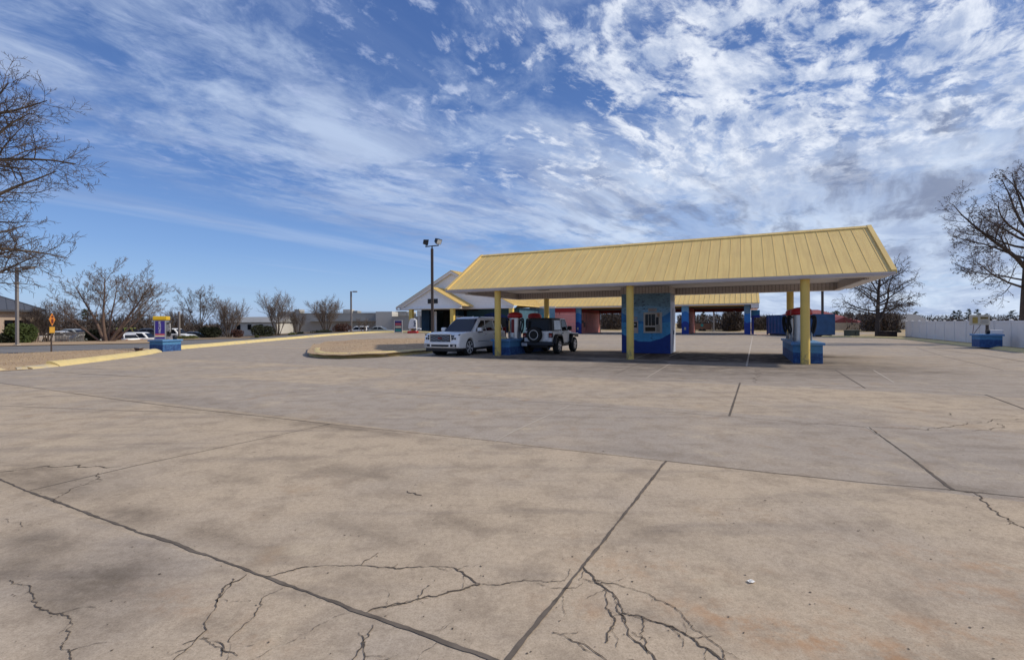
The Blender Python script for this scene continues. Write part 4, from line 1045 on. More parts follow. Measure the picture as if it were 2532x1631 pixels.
# container
c0, c1 = gp(1897, 827.6), gp(2013, 832.2); L = math.hypot(c1[0] - c0[0], c1[1] - c0[1])
ct = thing('container', 'blue corrugated roll-off container standing behind the canopy', 'container', (c0[0], c0[1], 0), math.atan2(c1[1] - c0[1], c1[0] - c0[0]))
m = MB(); n = int(L / .62); hh = 2.38
m.box(0, L, .16, 2.3, .18, hh)
for i in range(n): 
    a = i * L / n; m.loft([[(a + .06, .16, .3), (a + L / n - .06, .16, .3), (a + L / n - .06, .16, hh - .12), (a + .06, .16, hh - .12)], [(a + .17, -.02, .3), (a + L / n - .17, -.02, .3), (a + L / n - .17, -.02, hh - .12), (a + .17, -.02, hh - .12)]])
m.build('body', CONTAINER, ct)
m = MB(); m.box(-.06, L + .06, -.03, .099, hh - .1, hh + .04); m.box(-.06, L + .06, -.03, .099, .16, .29)
for a in (-.07, L - .06): m.box(a, a + .13, -.04, .098, .05, hh + .045)
m.build('frame', CONTAINER, ct)
m = MB(); m.box(L + .001, L + .06, .12, 2.28, .2, hh + .03); m.build('end_door', CONTAINER, ct)
m = MB()
for a in (.3, L - .8): m.box(a, a + .5, .15, 2.2, -.02, .16)
m.build('skid', BLACK, ct)
# red roofed house, small grey house, utility boxes
hs = thing('house', 'low tan house with a dark red hip roof beyond the pole', 'house', (at(2055, 820, 96).x, 96, 0), 0)
m = MB(); m.box(-8, 5.4, 0, 10, -.5, 1.45); m.build('wall', TANWALL, hs)
m = MB(); m.add([(-9, -.8, 1.4), (6.6, -.8, 1.4), (6.6, 11, 1.4), (-9, 11, 1.4), (-4, 5, 4.15), (.6, 5, 4.15)], [(0, 1, 5, 4), (1, 2, 5), (2, 3, 4, 5), (3, 0, 4), (3, 2, 1, 0)])
m.prism([(-1.4, 1.45), (4.2, 1.45), (1.2, 2.55)], -2.2, 3, 'y'); m.build('roof', REDROOF, hs)
m = MB(); m.box(-4, 4.0, -2.3, -2.21, -.4, 1.4); m.build('porch_wall', TANWALL, hs)
m = MB(); m.box(-6, -4.9, -.06, -.002, .2, 1.2); m.build('window', GLASS, hs)
h2 = thing('house', 'small grey house half hidden behind the end of the white fence', 'house', (at(2228, 815, 100).x, 100, 0), 0)
m = MB(); m.box(-5, 6, 0, 8, -.5, 1.3); m.build('wall', FARPALE, h2)
m = MB(); m.prism([(-.6, 1.3), (8.6, 1.3), (4, 3.2)], -5.4, 6.4, 'x'); m.build('roof', mat('grey_roof', (.16, .16, .17), .9), h2)
def ubox(name, label, x0, x1, yb, yt, mt):
    p, q = gp(x0, yb, .1), gp(x1, yb, .1); Y = (p[1] + q[1]) / 2; a, b = at(x0, yb, Y), at(x1, yb, Y); zt = at((x0 + x1) / 2, yt, Y).z - .1
    o = thing(name, label, 'utility box', (a.x, Y, .1)); w = b.x - a.x
    m = MB(); m.box(0, w, 0, 1.0, -.05, zt - .08); m.build('cabinet', mt, o, bevel=.02)
    m = MB(); m.box(-.03, w + .03, -.04, 1.04, zt - .078, zt); m.build('lid', mt, o, bevel=.02)
    m = MB(); m.box(w * .49, w * .51, -.012, -.001, .1, zt - .15); m.box(w * .54, w * .58, -.03, -.001, zt * .45, zt * .6); m.build('door_seam', BLACK, o)
ubox('utility_box', 'green utility cabinet on the grass left of the bare tree', 2103, 2126, 830.5, 816, GREENBOX)
ubox('utility_box', 'dark brown utility cabinet on the grass right of the bare tree', 2193, 2219, 832, 818.5, BROWNBOX)
# street side up-light box
b = gp(343, 868.5, .07); ul = thing('ground_light', 'small rusty box light on the verge beside the street side island', 'ground light', (b[0], b[1], .075), -.3)
m = MB(); m.loft([[(-.12, -.08, 0), (.12, -.08, 0), (.12, .08, 0), (-.12, .08, 0)], [(-.22, -.12, .20), (.22, -.12, .20), (.22, .12, .20), (-.22, .12, .20)]]); m.build('body', mat('rusty_brown', (.10, .06, .04), .8, var=.3, vs=12), ul)
m = MB(); m.panel((-.18, -.1, .2), (.18, -.1, .2), (.18, .1, .2), (-.18, .1, .2), .01); m.build('lens', PALEGLASS, ul)
# coloured price board
b = gp(985, 823.3); pb = thing('price_board', 'coloured price board in a white frame on legs by the far kerb', 'sign board', (b[0], b[1], H(*b)), -.05)
sc = b[1] / 62.0; w = .52 * sc
def s_(v): return v * sc
m = MB()
for a, bq in ((-w, -w + .05), (w - .05, w)): m.box(a, bq, -.03, .03, 0, s_(1.66))
m.box(-w + .05, w - .05, -.03, .03, s_(1.60), s_(1.66)); m.box(-w + .05, w - .05, -.03, .03, s_(.10), s_(.15)); m.build('frame', FENCE, pb)
m = MB(); m.box(-w + .05, w - .05, -.012, .02, s_(.15), s_(1.6)); bdp = m.build('board', mat('board_navy', (.02, .018, .05), .5), pb)
for z0, z1, cc in ((1.40, 1.55, PURPLE), (1.02, 1.30, PINKBAND), (.66, .94, CREAM), (.26, .52, TEAL)):
    m = MB(); m.box(-w + .12, w - .12, -.022, -.0125, s_(z0), s_(z1)); m.build('price_panel', cc, bdp, bevel=.003)
# white hooded vacuum on a red base at the far kerb
b = gp(1021, 823.6); sc = b[1] / 62.0
wv_ = thing('white_vacuum', 'white hooded vacuum with dark stickers on a red concrete base by the porch', 'vacuum', (b[0], b[1], H(*b) - .02), 0)
def RZS(q): return [(p[0] * sc, p[1] * sc) for p in q]
m = MB(); m.box(-.64 * sc, .62 * sc, -.45, .55, 0, .30 * sc); m.build('base', RED, wv_, bevel=.06)
m = MB(); m.prism(RZS([(-.54, .62), (-.50, 1.2), (-.34, 1.80), (-.12, 1.93), (.18, 1.93), (.50, 1.72), (.52, .62)]), -.3, .3, 'y'); hood = m.build('hood', mat('white_plastic', (.62, .63, .66), .45, var=.06), wv_, bevel=.05)
m = MB(); m.box(.16 * sc, .36 * sc, -.312, -.301, 1.45 * sc, 1.6 * sc); m.box(.22 * sc, .44 * sc, -.312, -.301, 1.15 * sc, 1.38 * sc); m.box(.16 * sc, .42 * sc, -.312, -.301, .92 * sc, 1.08 * sc); m.build('sticker', mat('navy_sticker', (.01, .02, .06), .5), hood)
for x0 in (-.40, .30):
    m = MB(); m.box(x0 * sc, (x0 + .14) * sc, -.2, .2, .30 * sc, .64 * sc); m.build('leg', FENCE, wv_)
m = MB(); m.box(-.1 * sc, .24 * sc, -.22, .1, .31 * sc, .6 * sc); m.build('pump', mat('brass_pump', (.22, .14, .07), .5, .5), wv_)
m = hose([(.3 * sc, -.2, .6 * sc), (.46 * sc, -.25, .5 * sc), (.4 * sc, -.3, .38 * sc), (.2 * sc, -.3, .42 * sc)], .04); m.build('hose', RUBBER, wv_, smooth=60)
# brown trailer beyond the bay
a = at(1724, 818, 92); b_ = at(1759, 818, 92)
tr = thing('trailer', 'brown enclosed trailer with a round green emblem seen through the wash bay', 'trailer', (a.x - 2.0, 92, 0), 0)
w = b_.x - a.x + 2.0
m = MB(); m.box(0, w, 0, 2.2, .15, 1.42); m.build('body', BROWNTRAILER, tr, bevel=.05)
m = MB(); m.box(-.05, w + .05, -.05, 2.25, 1.425, 1.52); m.build('roof', mat('dark_trim', (.05, .04, .04), .6), tr)
for xx in (w * .55, w * .70):
    m = MB(); m.lathe([(.33, -.06), (.33, .12)], (xx, 0, .05), 18, 0, 'y'); m.build('wheel', RUBBER, tr)
m = MB(); m.lathe([(.27, -.012), (.27, -.001)], (w * .62, 0, 1.05), 20, 0, 'y'); m.build('emblem', TEAL, tr)
# a scrap of paper in the foreground
b = gp(1857, 1439)
pp_ = thing('paper_scrap', 'small crumpled white paper scrap lying on the bare concrete in the foreground', 'paper', (b[0], b[1], .005), .2)
m = MB(); N_ = 6; vs = []
rr = random.Random(2)
for j in range(N_):
    for i in range(N_): vs.append(((i / 5 - .5) * .040, (j / 5 - .5) * .030, .002 + rr.uniform(0, .004)))
m.add(vs, [(j * N_ + i, j * N_ + i + 1, (j + 1) * N_ + i + 1, (j + 1) * N_ + i) for j in range(5) for i in range(5)]); m.build('sheet', PAPER, pp_, fix=True)
m = MB(); m.box(-.008, .010, -.004, .005, .0066, .0072); m.build('print', mat('pale_print', (.5, .5, .48), .8), pp_)
# ------------------------------------------------------------------ vehicles (x forward from the rear bumper, y left, z up)
def arc(cx, r, z0, n=14):
    q0 = math.asin(max(-1, min(1, (z0 - r * 0 ) / r))) if False else 0
    return [(cx + r * math.cos(math.pi * k / n), z0 + r * math.sin(math.pi * k / n)) for k in range(n + 1)]
def lower_body(m, prof_top, wheels, L, W, zb, inset=.05, arch=1.12, mi=0):
    """side profile with wheel arches, swept across the width with a little tumblehome."""
    bot = []
    for wx, wr in sorted(wheels, reverse=True):
        R = wr * arch
        a = math.acos(max(-1, min(1, (zb - wr) / R)))
        # from the front foot of the arch to the rear foot
        q0 = math.asin((zb - wr) / R)
        n = 16
        bot += [(wx + R * math.cos(q0 + (math.pi - 2 * q0) * k / n), wr + R * math.sin(q0 + (math.pi - 2 * q0) * k / n)) for k in range(n + 1)]
    poly = prof_top + bot
    cx = L / 2; zc = sum(p[1] for p in prof_top) / len(prof_top)
    def ring(y, s, ds=0):
        return [((p[0] - cx) * (1 - s / L * 2) + cx, y, p[1] - ds * max(0, (p[1] - zc))) for p in poly]
    m.loft([ring(-W / 2, inset * 2.6, .05), ring(-W / 2 + .05, inset * 1.2, .015), ring(-W / 2 + .22, 0), ring(W / 2 - .22, 0), ring(W / 2 - .05, inset * 1.2, .015), ring(W / 2, inset * 2.6, .05)], mi)
def wheel(parent, x, y, r, w, side, rim_mat, spokes=6, rimr=.66, double=False):
    m = MB(); m.lathe([(r * .62, -w / 2), (r * .93, -w / 2), (r, -w / 2 + .04), (r, w / 2 - .04), (r * .93, w / 2), (r * .62, w / 2)], (0, 0, 0), 28, 0, 'y')
    t = m.build('wheel', RUBBER, parent, smooth=40, loc=(x, y, r))
    m = MB(); s = side; yo = s * (w / 2 - .02)
    m.lathe([(r * rimr * 1.02, yo + s * .0), (r * rimr * 1.02, yo + s * .024), (r * rimr * .92, yo + s * .024), (r * rimr * .92, yo)], (0, 0, 0), 28, 0, 'y')
    m.lathe([(r * rimr, yo - s * .05), (r * rimr, yo - s * .045)], (0, 0, 0), 24, 1, 'y')
    m.lathe([(r * .14, yo - .01), (r * .14, yo + s * .03), (r * .06, yo + s * .035)], (0, 0, 0), 16, 0, 'y')
    for k in range(spokes):
        for dq in ((-.13, .13) if double else (0,)):
            q = 2 * math.pi * k / spokes + dq + .2
            M = Matrix.Rotation(q, 4, 'Y')
            ww = .022 if double else .048
            m.box(-ww, ww, min(yo - s * .02, yo + s * .022), max(yo - s * .02, yo + s * .022), r * .10, r * rimr * .95, 0, M)
    m.build('rim', [rim_mat, BLACK], t, smooth=40)
    return t
class House:      # the glass house: base rectangle at the belt, smaller rectangle at the roof
    def __init__(s, b0, b1, t0, t1, wb, wt, zb, zt): s.__dict__.update(b0=b0, b1=b1, t0=t0, t1=t1, wb=wb, wt=wt, zb=zb, zt=zt)
    def side(s, sg, x, z):
        f = (z - s.zb) / (s.zt - s.zb); return Vector((x, sg * (s.wb + (s.wt - s.wb) * f) / 2, z))
    def fr(s, y, z):
        f = (z - s.zb) / (s.zt - s.zb); return Vector((s.b1 + (s.t1 - s.b1) * f, y, z))
    def rr(s, y, z):
        f = (z - s.zb) / (s.zt - s.zb); return Vector((s.b0 + (s.t0 - s.b0) * f, y, z))
    def shell(s, m, mi=0):
        def r(f, dz=0, k=0):
            x0, x1 = s.b0 + (s.t0 - s.b0) * f + k, s.b1 + (s.t1 - s.b1) * f - k; w = (s.wb + (s.wt - s.wb) * f) / 2 - k; z = s.zb + (s.zt - s.zb) * f + dz
            c = .10
            return [(x0 + c, -w, z), (x1 - c, -w, z), (x1, -w + c * 1.6, z), (x1, w - c * 1.6, z), (x1 - c, w, z), (x0 + c, w, z), (x0, w - c, z), (x0, -w + c, z)]
        m.loft([r(0, -.12), r(.5), r(.93), r(1.0, .0, .045), r(1.0, .035, .22)], mi)
def sidewin(h, parent, sg, x0b, x1b, x0t, x1t, z0, z1, mt, name='window', off=.004):
    a, b, c, d = h.side(sg, x0b, z0), h.side(sg, x1b, z0), h.side(sg, x1t, z1), h.side(sg, x0t, z1)
    m = MB(); o_ = Vector((0, sg * off, 0))
    q = [a + o_, b + o_, c + o_, d + o_] if sg < 0 else [b + o_, a + o_, d + o_, c + o_]
    m.panel(*q, th=.008); return m.build(name, mt, parent)
def headpanel(parent, name, mt, x0, x1, y0, y1, z0, z1, bev=.015):
    m = MB(); m.box(x0, x1, y0, y1, z0, z1); return m.build(name, mt, parent, bevel=bev)

BRIGHTRIM = mat('polished_wheel', (.70, .70, .71), .3, .4, var=.05)
# ---- white full-size SUV, front towards the street
fx = ab(-2.38, 3.72)
suv = thing('suv', 'large white SUV with chrome grille parked nose out left of the first yellow pillar', 'SUV', (fx[0], fx[1], 0), math.atan2(-BX[1], -BX[0]))
L, W_ = 5.18, 2.03
wh = [(1.10, .405), (4.08, .405)]
top = [(.0, .46), (.0, .75), (.06, 1.02), (.12, 1.14), (3.55, 1.17), (4.35, 1.155), (4.86, 1.09), (5.04, 1.02), (5.10, .90), (5.13, .70), (5.18, .66), (5.18, .44), (5.10, .38)]
m = MB(); lower_body(m, list(reversed(top))[::-1], wh, L, W_, .36, .05); m.build('body', CARWHITE, suv, smooth=35, bevel=.05, seg=3)
m = MB(); m.box(.15, 5.02, -.93, .93, .24, .60); m.build('underbody', BLACK, suv)
hs_ = House(.10, 3.66, .34, 2.60, 1.88, 1.44, 1.12, 1.88)
m = MB(); hs_.shell(m); gh = m.build('roof', CARWHITE, suv, smooth=35)
for sg in (-1, 1):
    sidewin(hs_, suv, sg, 2.30, 3.34, 2.24, 2.60, 1.19, 1.72, GLASS); sidewin(hs_, suv, sg, 1.30, 2.20, 1.34, 2.14, 1.19, 1.73, GLASS); sidewin(hs_, suv, sg, .36, 1.18, .60, 1.22, 1.21, 1.72, GLASS)
    m = MB(); z0 = .95
    m.box(.9, 3.3, sg * 1.012 - .006, sg * 1.012 + .006, .655, .68); m.build('side_trim', CHROME, suv)
    for x0 in (2.36, 1.40):
        m = MB(); m.box(x0, x0 + .24, min(sg * 1.0, sg * 1.035), max(sg * 1.0, sg * 1.035), .985, 1.03); m.build('door_handle', CHROME, suv, bevel=.01)
    m = MB(); 
    for x0 in (3.40, 2.24, 1.22): m.box(x0 - .006, x0 + .006, sg * 1.006 - .004, sg * 1.006 + .004, .45, 1.12)
    m.build('door_gap', BLACK, suv)
    m = MB(); m.box(3.10, 3.30, min(sg * .97, sg * 1.22), max(sg * .97, sg * 1.22), 1.16, 1.36); mr = m.build('mirror', CARWHITE, suv, bevel=.05)
    m = MB(); m.box(3.12, 3.28, min(sg * .97, sg * 1.20), max(sg * .97, sg * 1.20), 1.12, 1.157); m.build('mirror_foot', BLACK, mr)
    m = MB(); m.tube([(.7, sg * .66, 1.90), (1.1, sg * .68, 1.945), (2.2, sg * .68, 1.945), (2.55, sg * .66, 1.90)], .022, 6); m.build('roof_rail', BLACK, suv, smooth=60)
    # headlights and fog lights
    m = MB(); y0, y1 = sorted((sg * .64, sg * .95)); m.loft([[(4.93, y0, .76), (4.93, y1, .76), (4.93, y1, 1.03), (4.93, y0, 1.03)], [(5.135 if sg * y0 < .8 else 5.06, y0, .76), (5.06 if sg * y0 < .8 else 5.135, y1, .76), (4.97 if sg * y0 < .8 else 5.08, y1, 1.05), (5.08 if sg * y0 < .8 else 4.97, y0, 1.05)]])
    hl = m.build('headlight', LENS, suv)
    m = MB(); m.box(5.10, 5.13, *sorted((sg * .64, sg * .74)), .80, .90); m.box(5.08, 5.115, *sorted((sg * .62, sg * .75)), .93, 1.0); m.lathe([(.05, 5.11), (.05, 5.125)], (0, sg * .82, .85), 12, 0, 'x'); m.build('lamp', BLACK, hl)
    m = MB(); m.box(4.70, 5.02, *sorted((sg * .955, sg * .985)), 1.00, 1.06); m.build('headlight_trim', BLACK, hl)
    fg = headpanel(suv, 'fog_light', BLACK, 5.10, 5.196, *sorted((sg * .58, sg * .90)), .46, .58); m = MB(); m.box(5.19, 5.205, *sorted((sg * .74, sg * .86)), .48, .55); m.build('lamp', LENS, fg)
    for (x, r) in wh: wheel(suv, x, sg * .88, r, .27, sg, BRIGHTRIM, 6, .74, True)
    for (x, r) in wh:
        m = MB(); m.lathe([(r * 1.10, sg * .50), (r * 1.10, sg * .74)], (x, 0, r), 24, 0, 'y'); m.build('wheel_well', BLACK, suv)
    m = MB(); m.box(.0, .06, *sorted((sg * .78, sg * .98)), .80, 1.35); m.build('tail_light', TAIL, suv, bevel=.02)
m = MB(); a, b, c, d = hs_.fr(-.80, 1.16), hs_.fr(.80, 1.16), hs_.fr(.66, 1.80), hs_.fr(-.66, 1.80)
o_ = Vector((.006, 0, .006)); m.panel(a + o_, b + o_, c + o_, d + o_, .008); m.build('windshield', mat('windscreen_glass', (.008, .018, .045), .05, var=0, spec=.18), suv)
m = MB(); m.panel(*[hs_.rr(y, z) - Vector((.006, 0, 0)) for y, z in ((.72, 1.2), (-.72, 1.2), (-.62, 1.74), (.62, 1.74))], .008); m.build('rear_window', GLASS, suv)
gr = headpanel(suv, 'grille', BLACK, 5.03, 5.150, -.58, .58, .66, 1.05, .02)
m = MB()
for i in range(6):
    z0 = .705 + i * .06; P = [(5.165, -.54 + k * .027, z0 + .012 * math.sin(k * .025 * 2 * math.pi / .25 + (i % 2) * math.pi)) for k in range(41)]
    m.tube(P, .0065, 5)
m.build('grille_bars', CHROME, gr)
m = MB()
for a, b in (((-.60, .64), (.60, .665)), ((-.60, 1.045), (.60, 1.07)), ((-.615, .66), (-.575, 1.05)), ((.575, .66), (.615, 1.05))): m.box(5.09, 5.158, a[0], b[0], a[1], b[1])
m.build('surround', CHROME, gr)
text('badge', 'GMC', .105, RED, Matrix.Translation((5.18, 0, .865)) @ Matrix.Rotation(math.radians(90), 4, 'Z') @ Matrix.Rotation(math.radians(90), 4, 'X'), gr, .006)
headpanel(suv, 'air_intake', BLACK, 5.10, 5.192, -.50, .50, .46, .56, .01)
m = MB(); m.box(5.12, 5.196, -.56, .56, .44, .455); m.build('bumper_trim', CHROME, suv)
headpanel(suv, 'front_valance', BLACK, 4.85, 5.10, -.88, .88, .22, .42, .03)
m = MB(); m.box(3.9, 5.0, -.52, -.50, 1.168, 1.176); m.box(3.9, 5.0, .50, .52, 1.168, 1.176)
m = MB(); m.tube([(4.05, -.02, .20), (4.05, .02, .20)], .2, 6)
m = MB(); m.box(2.0, 2.08, -.02, .02, 1.90, 1.96); m.build('antenna_fin', CARWHITE, suv, bevel=.01)

# ---- white two-door off-roader with a black hardtop, tail towards the street
jx = ab(1.38, 1.62)
jp = thing('off_roader', 'white two door off-roader with black hardtop and spare wheel on its tailgate', 'off-road car', (jx[0], jx[1], 0), math.atan2(BX[1], BX[0]))
m = MB()
tub = [(.12, .56), (.10, 1.16), (2.55, 1.16), (2.62, 1.13), (2.62, .56)]
whj = [(.78, .40), (3.24, .40)]
m.prism([(.10, .55), (.10, 1.17), (2.75, 1.17), (2.75, .50), (1.30, .50), (1.26, .78), (1.10, .94), (.52, .94), (.30, .70), (.28, .55)], -.76, .76, 'y')
m.build('body', JEEPWHITE, jp, smooth=30, bevel=.03)
m = MB(); m.prism([(2.752, .62), (2.752, 1.16), (3.72, 1.10), (3.76, 1.06), (3.76, .62)], -.56, .56, 'y'); m.build('hood', JEEPWHITE, jp, smooth=30, bevel=.05)
m = MB(); m.box(3.765, 3.82, -.60, .60, .60, 1.06); m.build('grille', JEEPWHITE, jp, bevel=.02)
m = MB(); m.box(.3, 3.6, -.5, .5, .32, .55); m.build('chassis', BLACK, jp)
hj = House(.12, 2.62, .22, 2.26, 1.50, 1.34, 1.17, 1.80)
m = MB(); hj.shell(m); m.build('hardtop', HARDTOP, jp, smooth=35)
m = MB(); m.panel(*[hj.rr(y, z) - Vector((.008, 0, 0)) for y, z in ((.56, 1.20), (-.56, 1.20), (-.52, 1.68), (.52, 1.68))], .008); m.build('rear_window', GLASS, jp)
m = MB(); m.panel(*[hj.fr(y, z) + Vector((.008, 0, .004)) for y, z in ((-.62, 1.22), (.62, 1.22), (.56, 1.74), (-.56, 1.74))], .008); m.build('windshield', GLASS, jp)
for sg in (-1, 1):
    sidewin(hj, jp, sg, .48, 1.42, .56, 1.42, 1.22, 1.70, PALEGLASS); sidewin(hj, jp, sg, 1.62, 2.40, 1.62, 2.18, 1.22, 1.70, GLASS)  # rear side pane: opaque pale colour stands in for bright sky seen through
    m = MB(); p, q = hj.side(sg, 1.50, 1.17), hj.side(sg, 1.50, 1.76); m.tube([p + Vector((0, sg * .004, 0)), q + Vector((0, sg * .004, 0))], .028, 6)
    p, q = hj.side(sg, 2.52, 1.17), hj.side(sg, 2.22, 1.76); m.tube([p + Vector((0, sg * .004, 0)), q + Vector((0, sg * .004, 0)), hj.side(sg, 1.5, 1.76) + Vector((0, sg * .004, 0))], .028, 6); m.build('door_frame', JEEPWHITE, jp, smooth=60)
    m = MB(); m.box(1.45, 2.60, *sorted((sg * .762, sg * .80)), .56, 1.16); dj = m.build('door', JEEPWHITE, jp, bevel=.015)
    m = MB(); m.box(1.50, 1.68, *sorted((sg * .802, sg * .83)), 1.02, 1.06); m.build('handle', BLACK, dj)
    m = MB(); m.box(2.30, 2.46, *sorted((sg * .80, sg * 1.02)), 1.18, 1.40); m.build('mirror', BLACK, jp, bevel=.03)
    # flares
    for wx, r, nm in ((.78, .40, 'rear_flare'), (3.24, .40, 'front_flare')):
        m = MB(); n = 12; pts = [(-.62, .52), (-.46, .86), (-.26, 1.00), (.32, 1.00), (.50, .86), (.64, .52)] if wx < 2 else [(-.66, .50), (-.50, .84), (-.28, .98), (.40, .98), (.58, .90), (.60, .80)]
        inn = [(-.52, .52), (-.38, .80), (-.22, .90), (.28, .90), (.42, .80), (.54, .52)] if wx < 2 else [(-.54, .50), (-.40, .76), (-.22, .88), (.38, .88), (.52, .84), (.54, .80)]
        poly = [(wx + a, b) for a, b in pts] + [(wx + a, b) for a, b in reversed(inn)]
        y0, y1 = sorted((sg * .70, sg * .935)); m.prism(poly, y0, y1, 'y'); m.build(nm, BLACK if wx < 2 else BLACK, jp, bevel=.02)
    m = MB(); m.box(2.78, 3.80, *sorted((sg * .562, sg * .93)), .985, 1.02); m.build('fender', JEEPWHITE, jp, bevel=.02)
    m = MB(); m.box(.30, 1.2, *sorted((sg * .3, sg * .66)), .5, .92); m.build('wheel_well', BLACK, jp); m = MB(); m.box(2.78, 3.7, *sorted((sg * .3, sg * .62)), .45, .97); m.build('wheel_well', BLACK, jp)
    for (x, r) in whj: wheel(jp, x, sg * .80, r, .26, sg, RIM, 5, .60)
    m = MB(); m.box(.045, .12, *sorted((sg * .60, sg * .82)), .84, 1.08); tl = m.build('tail_light', BLACK, jp, bevel=.02)
    m = MB(); m.box(.030, .046, *sorted((sg * .63, sg * .79)), .87, 1.05); m.build('red_lens', TAIL, tl, bevel=.01)
    m = MB(); m.box(.024, .030, *sorted((sg * .66, sg * .76)), .885, .94); m.build('clear_lens', mat('pinkish_lens', (.5, .22, .2), .3), tl)
    m = MB(); m.box(1.3, 2.7, *sorted((sg * .70, sg * .80)), .40, .49); m.build('side_step', BLACK, jp)
m = MB(); m.box(-.12, .16, -.86, .86, .44, .64); m.build('rear_bumper', mat('dark_bumper', (.02, .024, .035), .5), jp, bevel=.04)
m = MB(); m.box(.055, .10, -.56, .56, .66, 1.155); tg = m.build('tailgate', JEEPWHITE, jp, bevel=.02)
for z0 in (.74, 1.02):
    m = MB(); m.box(.035, .054, -.60, -.26, z0, z0 + .06); m.build('hinge', JEEPWHITE, tg, bevel=.01)
sp = MB(); r = .395
sp.lathe([(r * .6, .10), (r * .93, .10), (r, .06), (r, -.12), (r * .93, -.16), (r * .62, -.16)], (0, 0, 0), 32, 0, 'x')
so = sp.build('spare_wheel', RUBBER, jp, smooth=40, loc=(-.06, .10, .98))
m = MB(); m.lathe([(r * .62, -.145), (r * .62, -.162), (r * .55, -.162), (r * .55, -.14)], (0, 0, 0), 28, 0, 'x'); m.lathe([(r * .6, -.09), (r * .6, -.085)], (0, 0, 0), 24, 1, 'x'); m.lathe([(r * .19, -.10), (r * .19, -.155), (r * .1, -.155)], (0, 0, 0), 16, 0, 'x'); m.lathe([(r * .10, -.156), (r * .10, -.162)], (0, 0, 0), 12, 1, 'x')
for k in range(5):
    M = Matrix.Rotation(2 * math.pi * k / 5 + .3, 4, 'X')
    m.loft([[M @ Vector((x_, y_, z_)) for x_, y_, z_ in ((-.158, -.05, .05), (-.158, .05, .05), (-.12, .05, .05), (-.12, -.05, .05))], [M @ Vector((x_, y_, z_)) for x_, y_, z_ in ((-.160, -.085, .235), (-.160, .085, .235), (-.12, .085, .235), (-.12, -.085, .235))]])
m.build('rim', [RIM, BLACK], so, smooth=40)
m = MB(); m.box(-.135, -.121, .50, .80, .42, .56); pl = m.build('license_plate', mat('plate_white', (.55, .56, .58), .5, var=.05), jp)
text('plate_text', '150 JMC', .075, mat('plate_blue', (.08, .10, .2), .6), Matrix.Translation((-.137, .65, .485)) @ Matrix.Rotation(math.radians(-90), 4, 'Z') @ Matrix.Rotation(math.radians(90), 4, 'X'), pl, .001)
m = MB(); m.panel(*[hj.rr(y, z) - Vector((.018, 0, 0)) for y, z in ((.68, 1.24), (.61, 1.24), (.61, 1.32), (.68, 1.32))], .003); m.build('sticker', PAPER, jp)
m = MB(); m.tube([(.1, -.5, .40), (.3, -.5, .40), (.7, -.45, .40)], .035, 8); m.box(.70, .86, -.7, .7, .36, .44); m.build('rear_axle', BLACK, jp)
# yellow drying towels left on the island edge between the cars
tw = ab(-.38, 1.1); to = thing('towel', 'pale yellow towel lying on the blue island beside the SUV tail', 'towel', (tw[0], tw[1], .782), RZ + .3)
m = MB(); rr = random.Random(4); n = 10; vs = []
for j in range(6):
    for i in range(n): vs.append(((i / 9 - .5) * .55, (j / 5 - .5) * .26, .06 + .09 * math.exp(-((i - 3) / 2.2) ** 2) + rr.uniform(-.02, .03)))
vs2 = [(v[0], v[1], 0.0) for v in vs]
m.loft([[vs[j * n + i] for i in range(n)] + [vs2[j * n + i] for i in reversed(range(n))] for j in range(6)]); m.build('cloth', mat('yellow_towel', (.60, .50, .25), .9, var=.15, vs=8), to, smooth=60)

